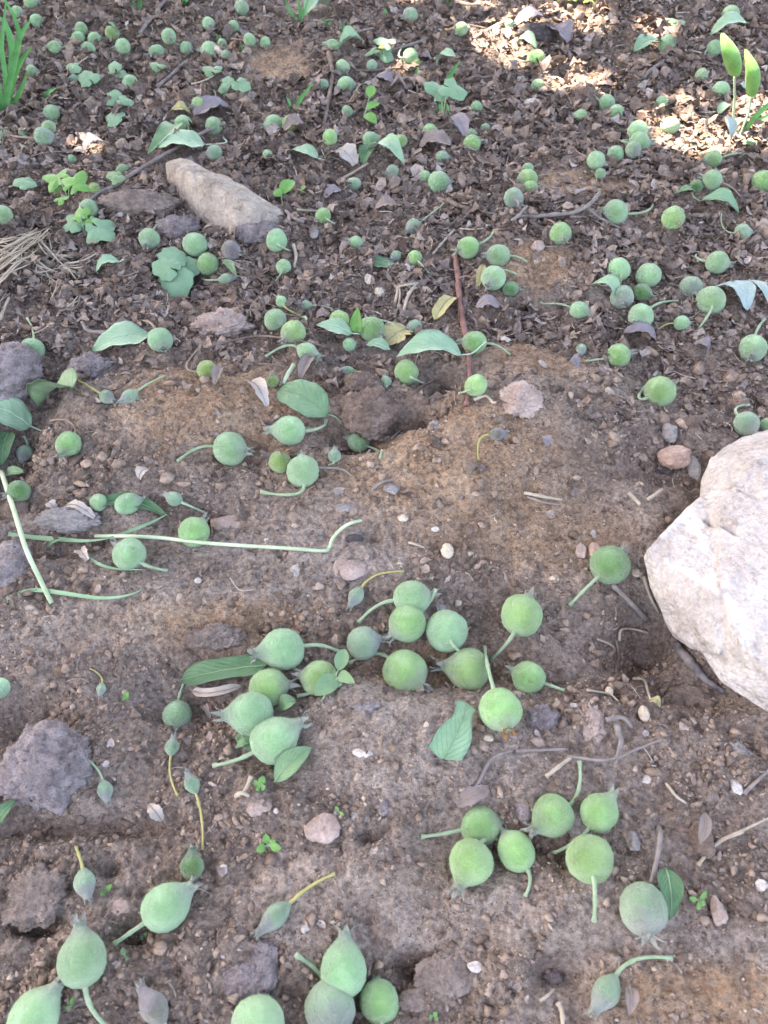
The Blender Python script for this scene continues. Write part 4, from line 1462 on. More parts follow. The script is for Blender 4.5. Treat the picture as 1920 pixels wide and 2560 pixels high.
# ------------------------------------------------------------------ fallen fruit: x, y, d, e, kind, angle of calyx, tilt, stalk tip, hue, label
N = None
FL = [
    # bottom rows
    (205, 2395, 116, 1.18, 'o', 115, 8, (318, 2600), 'm', 'large pear-necked mint fruit, thick stalk running down to the bottom edge', 'g', 'g'),
    (88, 2540, 122, 1.15, 'o', 52, 5, N, 'm', 'large fruit cut by the bottom edge, dry calyx pointing up', 'g', 'g'),
    (417, 2264, 114, 1.15, 'o', 32, 8, (285, 2360), 'm', 'large oval fruit touching the bud with spread sepals, stalk down', 'g', 'g'),
    (212, 2205, 52, 1.45, 's', -62, 5, (190, 2118), 'k', 'small grey-green bud with a bright yellow-green stalk', 'y', 'g'),
    (480, 2168, 60, 1.2, 's', 97, 10, N, 'd', 'dark green bud with sepals spread like a crown', 'g', 'g'),
    (385, 2520, 66, 1.5, 's', 140, 5, (440, 2590), 'p', 'purplish grey withered fruitlet at the bottom edge', 'g', 'g'),
    (645, 2560, 132, 1.0, 'r', 200, 0, N, 'm', 'round mint fruit half cut off by the bottom edge beside an orange scrap', 'g', 'g'),
    (858, 2420, 118, 1.16, 'o', 88, 2, N, 'm', 'large onion-shaped fruit, calyx up, touching two lower fruits', 'g', 'g'),
    (824, 2520, 124, 1.02, 'r', -72, 38, (741, 2388, 4), 'k', 'grey-green fruit with upright stalk and brown-marked calyx end', 'g', 'b'),
    (948, 2504, 96, 1.08, 'r', 100, -25, (955, 2580), 'g', 'small round fruit right of the onion-shaped one, at the bottom edge', 'g', 'g'),
    (690, 2290, 54, 1.75, 's', 215, 4, (838, 2184), 'k', 'slender grey bud with a long yellow-green stalk slanting up', 'y', 'g'),
    (1516, 2478, 66, 1.55, 's', 222, 6, (1681, 2396), 'k', 'purplish spindle-shaped bud with thick straight green stalk', 'g', 'g'),
    (1608, 2272, 116, 1.08, 'r', -92, 22, N, 'k', 'greyish round fruit with purple calyx end, dark leaf behind it', 'g', 'g'),
    (1473, 2148, 116, 1.02, 'r', 95, -38, (1485, 2303), 'g', 'pale round fruit with its stalk facing forward and down', 'g', 'g'),
    (1290, 2128, 90, 1.18, 'r', 125, -12, (1313, 2240), 'g', 'oval fruit in the middle of the lower cluster, stalk pointing down', 'g', 'g'),
    (1176, 2158, 114, 1.02, 'o', 232, 10, (1250, 2100), 'g', 'green fruit of the lower cluster with pale necked calyx pointing down', 'g', 'g'),
    (1201, 2065, 94, 1.1, 'r', 10, 0, (1053, 2092), 'g', 'green fruit atop the lower cluster, long curved stalk to the side', 'g', 'g'),
    (1380, 2042, 102, 1.08, 'o', 205, 8, (1448, 1903), 'g', 'large fruit of the lower cluster with long upright curved stalk', 'g', 'g'),
    (1500, 2030, 92, 1.12, 'o', 42, 5, (1380, 2134), 'g', 'fruit with a pale pointed calyx, rightmost of the touching pair', 'g', 'g'),
    # clusters around the middle
    (625, 1784, 112, 1.05, 'o', 183, 6, N, 'm', 'middle fruit of the three overlapping ones, frayed calyx sideways', 'g', 'g'),
    (688, 1847, 116, 1.1, 'o', 28, 6, (534, 1914), 'm', 'largest front fruit of the three overlapping ones, stalk sideways', 'g', 'g'),
    (671, 1718, 96, 1.02, 'r', 5, 0, N, 'g', 'bright green fruit behind the two biggest overlapping ones', 'g', 'g'),
    (704, 1624, 104, 1.1, 'o', 188, 6, (850, 1630), 'm', 'fruit with a long stalk reaching the little three-leaf sprout', 'g', 'g'),
    (798, 1696, 88, 1.05, 'r', 170, 4, (742, 1740), 'g', 'fruit partly covered by the three small sprout leaves', 'g', 'g'),
    (908, 1607, 84, 1.0, 'r', 12, 8, N, 'k', 'purple-tinged green fruit next to the central group', 'g', 'g'),
    (1012, 1680, 108, 1.05, 'r', -38, 8, (872, 1660), 'g', 'fruit with a star-like pale calyx and level straight stalk', 'g', 'g'),
    (1168, 1673, 106, 1.05, 'o', 172, 10, N, 'g', 'fruit with pale ragged calyx turned towards its neighbour', 'g', 'g'),
    (1116, 1578, 106, 1.0, 'r', 112, -42, (1150, 1630, 13), 'm', 'round fruit of the central group with its stalk facing the viewer', 'g', 'g'),
    (1018, 1558, 92, 1.04, 'r', 215, -8, (1090, 1472, 12), 'g', 'fruit of the central group with a stalk sticking up', 'g', 'g'),
    (1030, 1494, 84, 1.14, 'r', 8, 4, (896, 1556), 'm', 'uppermost fruit of the central group, stalk running down sideways', 'g', 'g'),
    (1304, 1538, 102, 1.04, 'r', 58, 2, (1226, 1650), 'g', 'large round fruit with a pointed calyx up and stalk slanting down', 'g', 'g'),
    (1322, 1693, 80, 1.05, 'r', 160, -12, (1411, 1726), 'g', 'smaller yellow-green fruit with a short bright stalk', 'g', 'g'),
    (1250, 1774, 106, 1.02, 'r', -75, 10, (1212, 1618), 'g', 'fruit with orange-brown dried calyx and long upright stalk', 'g', 'b'),
    (1525, 1412, 98, 1.02, 'r', 38, 0, (1424, 1513), 'd', 'lone deep green fruit just beside the big pale rock', 'g', 'g'),
    (891, 1489, 38, 1.6, 's', 236, 4, (1010, 1428), 'k', 'small grey-green bud with a bent yellow stalk', 'y', 'g'),
    (443, 1787, 70, 1.08, 'r', -85, 6, (482, 1670), 'm', 'grey-green fruit standing alone with an upright stalk', 'g', 'g'),
    (430, 1868, 36, 1.3, 's', 92, 4, (444, 1988), 'k', 'shrivelled pale bud beneath the grey-green fruit, stalk down', 'y', 'g'),
    (480, 1960, 38, 1.5, 's', 125, 6, (506, 2124), 'k', 'narrow blue-green bud with a long yellow curved stalk', 'y', 'g'),
    (262, 1975, 38, 1.5, 's', -60, 4, (203, 1890), 'k', 'withered grey bud at the corner of the largest purplish clod', 'g', 'g'),
    (253, 1722, 24, 1.5, 's', -85, 4, (225, 1672), 'k', 'tiny withered grey bud in the dark crumbly soil', 'y', 'g'),
    (323, 1387, 82, 1.0, 'r', 150, 0, (418, 1427), 'm', 'pale fruit beneath the long straw, stalk pointing down', 'g', 'g'),
    (485, 1330, 76, 1.0, 'r', 60, 0, N, 'g', 'dusty green fruit crossed by the long straw', 'g', 'g'),
    (320, 1259, 54, 1.25, 'r', 18, 0, N, 'm', 'oval light fruit lying above the long dark curved leaf', 'g', 'g'),
    (246, 1256, 44, 1.0, 'r', 160, 0, N, 'm', 'small fruit behind the tip of the long dark curved leaf', 'g', 'g'),
    (436, 1247, 38, 1.3, 's', 155, 0, (513, 1282), 'k', 'small pale bud near the pinkish stone', 'g', 'g'),
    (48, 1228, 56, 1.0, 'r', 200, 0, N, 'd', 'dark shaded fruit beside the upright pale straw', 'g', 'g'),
    (62, 1133, 42, 1.2, 's', -88, 4, (60, 1092), 'k', 'grey-green bud below the big cut-off leaf', 'g', 'g'),
    (170, 1112, 64, 1.08, 'o', -108, 8, (128, 1056), 'g', 'fruit with purplish lower end and stalk up the slope', 'b', 'g'),
    (575, 1122, 84, 1.0, 'r', -8, 4, (444, 1153), 'm', 'bright round fruit alone on smooth brown soil, long curved stalk', 'g', 'g'),
    (722, 1076, 76, 1.1, 'o', 178, 4, (816, 1057), 'm', 'oval fruit touching the dark round-tipped leaf, stalk sideways', 'g', 'g'),
    (895, 1105, 52, 1.1, 'o', 155, 0, (950, 1148), 'm', 'fruit with pointed calyx and drooping stalk under the leaf petiole', 'g', 'g'),
    (836, 1140, 34, 1.2, 's', 88, 4, (822, 1163), 'k', 'small pointed bud between two groups of fruit', 'g', 'g'),
    (700, 1155, 56, 1.0, 'r', 80, 50, N, 'y', 'yellowish fruit with a brown sunken mark', 'g', 'b'),
    (757, 1178, 80, 1.0, 'r', 100, 14, (652, 1230), 'm', 'fruit overlapping the yellowish one, stalk down the slope', 'g', 'g'),
    (682, 954, 34, 1.0, 'r', 100, 45, N, 'y', 'tiny yellow-green fruit behind the dark round-tipped leaf', 'g', 'g'),
    (266, 992, 36, 1.25, 's', -28, 0, (198, 952), 'k', 'small bud joined end to end with another on the dark soil', 'y', 'g'),
    (324, 990, 34, 1.5, 's', 222, 0, (412, 940), 'k', 'slim pale bud with a long straight stalk pointing uphill', 'g', 'g'),
    (517, 925, 50, 1.0, 'r', 10, 0, (500, 868), 'y', 'half-buried fruit wrapped in a dry husk', 'b', 'g'),
    (401, 850, 62, 1.02, 'r', -60, 4, (352, 802), 'm', 'pale fruit resting on the tip of a broad pale leaf', 'b', 'g'),
    (80, 875, 60, 1.02, 'r', -80, 4, (68, 796), 'm', 'fruit with dirt-covered lower end and upright stalk by the picture edge', 'g', 'g'),
    # around the centre-left leaf group
    (688, 800, 56, 1.0, 'r', -40, 4, N, 'm', 'fruit just above its twin in the leaf-and-fruit tangle', 'g', 'g'),
    (733, 832, 62, 1.06, 'r', 230, 2, (748, 795), 'g', 'fruit left of the pale tangle leaf, lower of two', 'g', 'g'),
    (767, 879, 48, 1.3, 's', -28, 4, (664, 893), 'm', 'spindle-shaped fruit with a long level stalk under the tangle', 'g', 'g'),
    (848, 802, 52, 1.0, 'r', 90, 0, N, 'g', 'fruit half hidden behind the pale tangle leaf', 'g', 'g'),
    (931, 824, 66, 1.03, 'r', -45, 4, (1000, 812), 'g', 'largest fruit of the leaf-and-fruit tangle', 'g', 'g'),
    (1036, 818, 36, 1.15, 'r', 200, 0, N, 'k', 'small greyish fruit beside the yellow dry leaf', 'g', 'g'),
    (873, 862, 34, 1.0, 'r', 20, 0, N, 'm', 'small fruit tucked below the upright bright leaf', 'g', 'g'),
    (871, 927, 24, 1.7, 's', 175, 0, (925, 945), 'k', 'thin grey bud on the soil below the tangle', 'y', 'g'),
    (964, 954, 30, 1.1, 's', 100, 0, (940, 938), 'k', 'pale bud half buried above the brown clod', 'g', 'g'),
    (1016, 931, 62, 1.0, 'r', 130, -38, (1058, 958), 'g', 'round fruit under the folded pale leaf, stalk toward viewer', 'g', 'g'),
    (1186, 856, 56, 1.12, 'r', 175, 0, (1276, 889), 'g', 'fruit lying across the red-brown twig where the petiole meets it', 'g', 'g'),
    (1190, 964, 56, 1.0, 'r', 40, -35, (1148, 983), 'g', 'fruit over the lower end of the red-brown twig', 'g', 'g'),
    (1242, 1085, 34, 1.3, 's', 5, 0, (1196, 1151), 'p', 'purplish withered bud with a drooping yellow stalk', 'y', 'g'),
    (704, 755, 30, 1.15, 's', 120, 4, (752, 790), 'm', 'small bud with curved yellowish stalk above the tangle', 'y', 'g'),
    (765, 763, 24, 1.4, 's', 178, 4, (831, 772), 'k', 'thin spindle bud right of the small curved-stalk bud', 'g', 'g'),
    (692, 601, 54, 1.0, 'r', 110, -32, (726, 628), 'm', 'round fruit resting against the low end of the long grey stone', 'g', 'g'),
    (709, 666, 38, 1.08, 'o', 85, -10, (682, 712), 'm', 'small fruit with pointed top and stalk down, by a straw', 'g', 'g'),
    (889, 606, 32, 1.15, 'o', 155, 0, (958, 613), 'm', 'small pale fruit with pinkish level stalk in the litter', 'b', 'g'),
    (990, 640, 28, 1.2, 's', 225, 0, N, 'k', 'grey bud beside the round dark green leaf', 'g', 'g'),
    (1037, 645, 38, 1.0, 'r', 125, -25, (1072, 683), 'g', 'small round fruit with stalk toward the twig', 'g', 'g'),
    (1033, 568, 38, 1.25, 'o', 222, 0, (1109, 511), 'k', 'pear-shaped greyish fruit with a straight stalk uphill', 'g', 'g'),
    (808, 540, 40, 1.0, 'r', 130, -30, (838, 561), 'g', 'small bright fruit with stalk toward viewer near the long stone end', 'g', 'g'),
    (1170, 618, 54, 1.06, 'r', 200, 0, (1232, 582), 'g', 'upper fruit of three by the red-brown twig, stalk uphill', 'g', 'g'),
    (1246, 639, 56, 1.08, 'r', 178, 4, (1318, 655), 'm', 'middle fruit of three by the red-brown twig', 'g', 'g'),
    (1234, 695, 62, 1.0, 'r', -125, 6, (1292, 686), 'm', 'biggest of three fruits by the red-brown twig', 'g', 'g'),
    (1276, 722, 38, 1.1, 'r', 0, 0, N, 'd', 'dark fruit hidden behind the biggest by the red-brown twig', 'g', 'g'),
    # left side upper
    (373, 597, 52, 1.02, 'r', -95, 4, (436, 548), 'm', 'round fruit left of the five-lobed leaf, curved stalk uphill', 'g', 'g'),
    (488, 612, 60, 1.0, 'r', 48, 0, N, 'm', 'pale fruit right above the five-lobed leaf, calyx uphill', 'g', 'g'),
    (520, 662, 56, 1.0, 'r', 40, 0, N, 'g', 'fruit touching the right lobe of the five-lobed leaf', 'g', 'g'),
    (578, 626, 48, 1.04, 'r', -20, 4, N, 'p', 'brown-purple dead fruit in front of the long grey stone', 'b', 'g'),
    (565, 697, 28, 1.5, 's', 12, 0, (506, 698), 'k', 'thin grey-green bud below the purple dead fruit', 'g', 'g'),
    (149, 477, 30, 1.0, 'r', 60, 0, N, 'y', 'small pale fruit under the lobed seedling leaves', 'g', 'g'),
    (235, 470, 26, 1.0, 'r', 60, 0, N, 'y', 'tiny yellowish fruit right of the lobed seedling', 'g', 'g'),
    (8, 537, 46, 1.0, 'r', 120, 0, N, 'm', 'round fruit cut off by the side edge above the dry straw clump', 'g', 'g'),
    (222, 522, 48, 1.0, 'r', 60, 0, N, 'm', 'pale fruit above the dark seedling leaf', 'g', 'g'),
    (305, 423, 22, 1.6, 's', 30, 0, (268, 438), 'm', 'slim pale bud close to the slanting twig', 'b', 'g'),
    # upper left field
    (459, 310, 42, 1.05, 'r', 160, 0, N, 'm', 'fruit sitting at the top of the big pale leaf', 'g', 'g'),
    (535, 316, 42, 1.08, 'r', 70, 0, (487, 336), 'm', 'fruit just beyond the slanting twig end', 'b', 'g'),
    (536, 382, 36, 1.1, 'r', 190, 0, (612, 350), 'k', 'greyish fruit below the slanting twig, stalk uphill', 'b', 'g'),
    (179, 398, 22, 1.0, 'r', 100, 0, N, 'm', 'tiny pale fruit above the lobed seedling', 'g', 'g'),
    (129, 283, 40, 1.0, 'r', 200, 10, N, 'm', 'round fruit right of the base of the grass tuft', 'g', 'g'),
    (122, 318, 34, 1.0, 'r', 60, 0, N, 'm', 'smaller fruit just above a greyer one near the grass tuft', 'g', 'g'),
    (110, 342, 44, 1.1, 'r', 10, 0, (25, 336), 'k', 'greyish fruit with a long stalk to the pale bud', 'b', 'g'),
    (12, 336, 22, 1.5, 's', 80, 0, (4, 362), 'k', 'pale upright bud at the edge below the grass tuft', 'g', 'g'),
    (326, 210, 42, 1.0, 'r', 120, -20, (330, 236), 'm', 'bright fruit with a dry scrap right below it', 'g', 'g'),
    (497, 261, 36, 1.0, 'r', 200, 20, (535, 226), 'g', 'fruit above the purplish dry leaf', 'g', 'g'),
    (307, 116, 36, 1.02, 'r', 200, 0, (332, 100), 'm', 'fruit with short stalk uphill, left of an oval one', 'b', 'g'),
    (393, 131, 37, 1.15, 'r', 20, 0, (358, 138), 'm', 'oval bright fruit with pointed calyx sideways', 'g', 'g'),
    (422, 91, 37, 1.0, 'r', -60, 10, N, 'm', 'dusty fruit directly uphill of the oval bright one', 'g', 'g'),
    (380, 91, 15, 1.7, 's', 180, 0, N, 'k', 'very small thin bud left of the dusty fruit', 'g', 'g'),
    (466, 120, 30, 1.02, 'r', -30, 0, (430, 113), 'm', 'small fruit between the oval bright one and a larger pair', 'g', 'g'),
    (524, 126, 42, 1.08, 'r', 170, 0, N, 'm', 'larger of three fruits huddled together on dark litter', 'g', 'g'),
    (556, 109, 24, 1.0, 'r', 100, 0, (550, 92), 'm', 'smallest of the three huddled fruits', 'g', 'g'),
    (566, 139, 27, 1.0, 'r', 80, 0, N, 'k', 'dull lower fruit of the three huddled ones', 'g', 'g'),
    (521, 59, 31, 1.0, 'r', -60, 10, (530, 40), 'm', 'fruit with upright stub, uphill of the huddled three', 'g', 'g'),
    (583, 66, 28, 1.0, 'r', 60, -10, (578, 86), 'm', 'fruit with a short stalk hanging toward viewer, near the top', 'g', 'g'),
    (604, 20, 37, 1.0, 'r', 60, -10, (606, 40), 'k', 'dull fruit near the top edge above the others', 'g', 'g'),
    (624, 100, 31, 1.02, 'r', 0, 0, (588, 102), 'm', 'fruit with level stalk, alone right of the huddled three', 'b', 'g'),
    (203, 72, 31, 1.0, 'r', 200, 0, N, 'm', 'upper fruit of the close group by the grass tuft', 'g', 'g'),
    (196, 96, 32, 1.05, 'r', 190, 0, N, 'm', 'second fruit down of the close group by the grass tuft', 'g', 'g'),
    (236, 98, 32, 1.0, 'r', 30, 0, N, 'm', 'right-hand fruit of the close group by the grass tuft', 'g', 'g'),
    (221, 124, 35, 1.0, 'r', 200, 0, N, 'm', 'lowest fruit of the close group, over a brown scrap', 'g', 'g'),
    (280, 84, 34, 1.0, 'r', 20, 0, N, 'g', 'fruit with a small leaf standing on it', 'g', 'g'),
    (135, 118, 30, 1.15, 'o', 178, 0, (168, 116), 'm', 'pointed pale fruit with level stalk by the grass tuft', 'g', 'g'),
    (92, 52, 32, 1.0, 'r', 0, 0, N, 'm', 'fruit just right of the top of the grass tuft', 'g', 'g'),
    (43, 30, 28, 1.0, 'r', 0, 0, N, 'm', 'fruit seen behind the tips of the grass tuft', 'g', 'g'),
    (79, 177, 28, 1.0, 'r', 0, 0, N, 'm', 'pale fruit partly hidden by weeds under the grass tuft', 'g', 'g'),
    (77, 4, 32, 1.1, 'r', 0, 0, N, 'm', 'fruit on the top edge above the grass tuft', 'g', 'g'),
    (185, 196, 20, 1.3, 's', 200, 0, N, 'k', 'small dull bud beside the two-lobed weed leaf', 'g', 'g'),
    # upper middle
    (663, 107, 27, 1.0, 'r', 90, 0, (664, 92), 'm', 'small fruit beside a bare mound at the top', 'g', 'g'),
    (647, 73, 19, 1.1, 'r', 0, 0, N, 'd', 'tiny dark fruit uphill of the bare mound edge', 'g', 'g'),
    (1026, 38, 37, 1.0, 'r', 200, 0, N, 'k', 'pale fruit just below the topmost sunny spot', 'g', 'g'),
    (1152, 73, 32, 1.12, 'r', 20, 0, (1128, 90), 'm', 'fruit uphill of the sunlit strip', 'b', 'g'),
    (1273, 60, 20, 1.1, 'r', 0, 0, N, 'm', 'tiny fruit among roots above the sunlit strip', 'g', 'g'),
    (832, 112, 26, 1.6, 's', 172, 0, N, 'm', 'spindle fruit against a rolled pale leaf', 'g', 'g'),
    (856, 168, 36, 1.0, 'r', -60, 5, N, 'm', 'fruit with a thin twig end touching it, right of the upright twig', 'g', 'g'),
    (865, 214, 43, 1.05, 'r', 0, 5, N, 'm', 'larger fruit right of the upright twig', 'g', 'g'),
    (809, 212, 27, 1.05, 'r', 170, 0, N, 'k', 'little fruit immediately left of the upright twig', 'g', 'g'),
    (930, 164, 28, 1.0, 'r', 30, 0, N, 'k', 'dull fruit below the small two-leaf plant', 'g', 'g'),
    (1026, 140, 36, 1.0, 'r', 30, 0, (1010, 112), 'm', 'fruit bleached by sun at the left end of the sunlit strip', 'g', 'g'),
    (1037, 158, 27, 1.0, 'r', 0, 0, N, 'y', 'yellow-green fruit in front of the sun-bleached one', 'g', 'g'),
    (868, 279, 28, 1.0, 'r', 0, 0, N, 'm', 'pale fruit behind the three-leaf plant', 'g', 'g'),
    (1192, 269, 31, 1.08, 'o', 22, 0, N, 'm', 'pointed fruit right of the lobed plant', 'g', 'g'),
    (684, 311, 44, 1.08, 'r', 190, 0, N, 'm', 'darker fruit left of one with a brown leaf over it', 'g', 'g'),
    (726, 308, 38, 1.15, 'r', 10, 0, N, 'y', 'fruit half covered by a brown leaf', 'g', 'g'),
    (825, 344, 38, 1.0, 'r', 40, 0, (845, 326), 'g', 'fruit just under the foot of the upright twig', 'b', 'g'),
    (927, 349, 38, 1.2, 'o', 22, 0, (872, 375), 'm', 'pear-shaped fruit with dark calyx uphill, above a pale leaf', 'b', 'b'),
    (1001, 353, 32, 1.15, 'r', 200, 0, N, 'g', 'fruit leaning on a dry leaf left of centre top', 'g', 'g'),
    (1075, 331, 38, 1.05, 'r', 190, 0, (1142, 328), 'g', 'fruit on the brown dry leaf with a level stalk', 'b', 'g'),
    (1178, 334, 22, 1.5, 's', 175, 0, N, 'm', 'slim pale bud leaning on the pinkish dry leaf', 'g', 'g'),
    (1214, 322, 26, 1.15, 'o', 60, 0, N, 'm', 'small pointed fruit right of the slim pale bud', 'g', 'g'),
    (1180, 359, 42, 1.05, 'r', 20, 0, (1124, 380), 'g', 'green fruit with a brown stalk in the middle of the litter', 'b', 'g'),
    (1105, 394, 34, 1.0, 'r', 0, 0, N, 'k', 'dusty fruit below the brown dry leaf', 'g', 'g'),
    (669, 388, 28, 1.1, 'o', 95, 0, N, 'm', 'small pale pointed fruit left of a pale leaf', 'g', 'g'),
    (981, 429, 33, 1.0, 'r', 200, 10, N, 'k', 'dusty fruit directly under the pale leaf', 'g', 'g'),
    (884, 460, 32, 1.25, 'r', 185, 0, (968, 471), 'k', 'oval grey-green fruit with a long level stalk', 'b', 'g'),
    (1062, 443, 32, 1.05, 'r', 170, 0, N, 'm', 'small fruit behind the bright large one', 'g', 'g'),
    (1097, 456, 54, 1.04, 'r', 0, 0, N, 'm', 'bright large fruit overlapping a smaller one', 'g', 'g'),
    # upper right
    (1340, 147, 44, 1.0, 'r', 30, 0, (1290, 150), 'g', 'round fruit with a dark leaf behind it between sunny patches', 'b', 'g'),
    (1344, 216, 34, 1.05, 'r', 200, 0, N, 'm', 'fruit below the sunny patch with a weed scrap', 'g', 'g'),
    (1668, 112, 44, 1.0, 'r', -60, 0, N, 'm', 'fruit brightly lit by the sun on one side', 'g', 'g'),
    (1827, 37, 42, 1.0, 'r', 90, 0, N, 'm', 'fruit behind the big pale curled leaf', 'g', 'g'),
    (1785, 121, 37, 1.0, 'r', 20, 0, (1760, 142), 'm', 'fruit below the big pale curled leaf', 'g', 'g'),
    (1754, 188, 32, 1.0, 'r', -80, 0, N, 'm', 'pale fruit left of the rolled-leaf plant', 'g', 'g'),
    (1801, 228, 45, 1.0, 'r', 160, 20, N, 'm', 'round fruit beside the stem of the rolled-leaf plant', 'g', 'g'),
    (1656, 255, 26, 1.3, 'r', 0, 0, (1583, 252), 'm', 'oval fruit with a curved stalk near the faint sunny spot', 'b', 'g'),
    (1675, 314, 40, 1.2, 'r', -10, 0, N, 'm', 'sun-bleached oval fruit left of the bright strip', 'g', 'g'),
    (1517, 259, 42, 1.0, 'r', -40, 0, (1494, 218), 'm', 'upper fruit of the touching pair, stalk uphill', 'g', 'g'),
    (1541, 281, 38, 1.05, 'o', 35, 0, (1511, 302), 'm', 'lower fruit of the touching pair', 'g', 'g'),
    (1452, 287, 27, 1.25, 'o', 170, 0, (1511, 295), 'm', 'small spindle fruit whose stalk reaches the touching pair', 'b', 'g'),
    (1594, 328, 50, 1.05, 'r', 20, 0, N, 'm', 'uppermost fruit of the stack of three', 'g', 'g'),
    (1598, 357, 50, 1.05, 'r', 0, 0, (1672, 350), 'm', 'middle fruit of the stack of three, stalk sideways', 'g', 'g'),
    (1584, 376, 40, 1.04, 'o', -50, 4, N, 'k', 'greyish lowest fruit of the stack of three', 'g', 'g'),
    (1538, 387, 42, 1.0, 'r', 200, 0, (1512, 335), 'm', 'fruit left of the stack of three', 'b', 'g'),
    (1490, 401, 46, 1.0, 'r', -30, 0, (1440, 376), 'm', 'fruit with a stalk uphill, left of the stack of three', 'b', 'g'),
    (1501, 435, 28, 1.0, 'r', -80, 0, (1491, 452), 'm', 'little fruit directly below the one left of the stack', 'g', 'g'),
    (1781, 400, 46, 1.0, 'r', 200, 0, (1878, 390), 'g', 'fruit with a long level green stalk under the bright strip', 'g', 'g'),
    (1874, 359, 24, 1.1, 's', 20, 0, N, 'm', 'little pale bud at the foot of the rolled-leaf plant', 'g', 'g'),
    (1918, 262, 22, 1.0, 'r', 0, 0, N, 'g', 'small fruit at the side edge in the sunny spots', 'g', 'g'),
    (1319, 421, 26, 1.25, 'r', 200, 0, (1350, 400), 'm', 'small fruit uphill of two touching ones, curled stalk', 'b', 'g'),
    (1319, 448, 48, 1.05, 'r', 200, 0, (1366, 438), 'g', 'fruit of a touching trio, stalk sideways', 'b', 'g'),
    (1325, 471, 38, 1.05, 'r', 10, 4, N, 'g', 'dull-ended fruit overlapping the one with the sideways stalk', 'g', 'g'),
    (1284, 497, 52, 1.0, 'r', -60, 4, (1256, 502), 'k', 'greyish fruit at the end of the forked twig', 'b', 'g'),
    (1539, 531, 60, 1.02, 'r', 170, 0, (1632, 512), 'm', 'fruit with a long pale stalk, on bare soil', 'g', 'g'),
    (1400, 584, 54, 1.04, 'r', -80, 4, (1364, 549), 'g', 'fruit with a frayed calyx below, curved stalk uphill', 'b', 'g'),
    (1683, 545, 56, 1.0, 'r', 120, -30, (1708, 584), 'g', 'fruit with stalk toward viewer, on bare soil', 'b', 'g'),
    (1781, 450, 48, 1.0, 'r', 150, 4, (1852, 494), 'm', 'fruit with calyx uphill and stalk slanting down', 'b', 'g'),
    (1740, 466, 34, 1.0, 'r', 20, 0, N, 'd', 'dark green fruit left of one with a slanting stalk', 'g', 'g'),
    (1907, 454, 56, 1.0, 'r', 0, 0, N, 'g', 'large yellow-green fruit at the side edge', 'g', 'g'),
    (1857, 581, 40, 1.15, 'o', 8, 0, (1803, 536), 'k', 'pale greyish fruit with pointed calyx by the side edge', 'g', 'g'),
    (1546, 674, 58, 1.0, 'r', 100, -32, (1551, 706, 5), 'm', 'top left fruit of the big right-hand group', 'g', 'g'),
    (1621, 689, 62, 1.04, 'r', 60, 0, N, 'm', 'clean oval fruit of the big right-hand group, no stalk showing', 'g', 'g'),
    (1606, 732, 46, 1.15, 'o', -35, 0, N, 'd', 'shaded pointed fruit in the middle of the big right-hand group', 'g', 'g'),
    (1556, 743, 58, 1.0, 'r', -85, 18, N, 'k', 'purplish-ended fruit of the big right-hand group', 'g', 'g'),
    (1602, 791, 64, 1.0, 'r', 220, 0, (1694, 753), 'm', 'lowest fruit of the big right-hand group, long stalk sideways', 'g', 'g'),
    (1450, 776, 44, 1.2, 'o', -25, 0, (1350, 763), 'm', 'pear-shaped fruit with a long level pale stalk', 'g', 'g'),
    (1704, 808, 38, 1.04, 'r', 0, 0, (1642, 827), 'm', 'small fruit with a yellow-green stalk below the right-hand group', 'y', 'g'),
    (1727, 720, 58, 1.0, 'r', -80, 8, N, 'k', 'fruit with grey calyx end just left of the grey-blue leaf', 'g', 'g'),
    (1777, 751, 70, 1.0, 'r', 80, -28, (1743, 826), 'm', 'large fruit touching the grey-blue curved leaf, stalk down', 'g', 'g'),
    (1793, 657, 56, 1.02, 'r', -10, 4, (1744, 634), 'm', 'fruit above the grey-blue leaf with a flared stalk', 'g', 'g'),
    (1546, 889, 60, 1.04, 'r', 15, 0, (1466, 903), 'g', 'green fruit with a thin straight stalk in grey litter', 'g', 'g'),
    (1454, 873, 28, 1.3, 's', -110, 0, N, 'k', 'withered grey-green bud left of the thin-stalked fruit', 'g', 'g'),
    (1650, 981, 78, 1.0, 'r', 25, 4, (1640, 935), 'g', 'large lone fruit in grey litter above the orange-pink stone', 'g', 'g'),
    (1882, 871, 68, 1.0, 'r', -115, 10, (1912, 798), 'm', 'fruit with dirty calyx end and curved stalk uphill, at the side edge', 'g', 'g'),
    (1866, 1060, 62, 1.0, 'r', -60, 0, (1872, 1012), 'k', 'dull fruit just above the big pale rock', 'g', 'g'),
    (1918, 1062, 36, 1.0, 'r', 0, 0, N, 'm', 'small fruit at the side edge touching the big pale rock', 'g', 'g'),
]
for f in FL:
    x, y, d, e, kd, an, ti, tip, hue, lab, sk, cal = f
    fruit(x, y, d, e, kd, an, ti, tip, hue, lab, sk, cal)

# ------------------------------------------------------------------ fallen leaves
leaf((698, 975), (818, 1036), 108, 'green', 'large dark green round-tipped leaf with a long petiole', 'round', pet=(877, 1090), arch=5, cup=0.08, lift=4, aspect=0.8)
leaf((668, 1016), (626, 955), 34, 'drypale', 'greyish white dry curled leaf behind the dark round-tipped leaf', 'rag', arch=6, cup=0.9, lift=3, jag=0.3)
leaf((231, 877), (372, 834), 84, 'pale', 'broad pale green leaf with its tip downhill and a fruit at its base', 'ovate', pet=(398, 828), arch=5, cup=0.12, lift=3, aspect=0.66)
leaf((-55, 1008), (78, 1066), 96, 'pale', 'big pale leaf cut off by the side edge, dark petiole', 'ovate', pet=(123, 1070), arch=5, cup=0.1, lift=6, aspect=0.7)
leaf((98, 1016), (180, 968, 14), 52, 'green', 'folded green leaf with a dark edge beside the purplish clod', 'ovate', arch=5, cup=0.6, lift=5, roll=20, aspect=0.5)
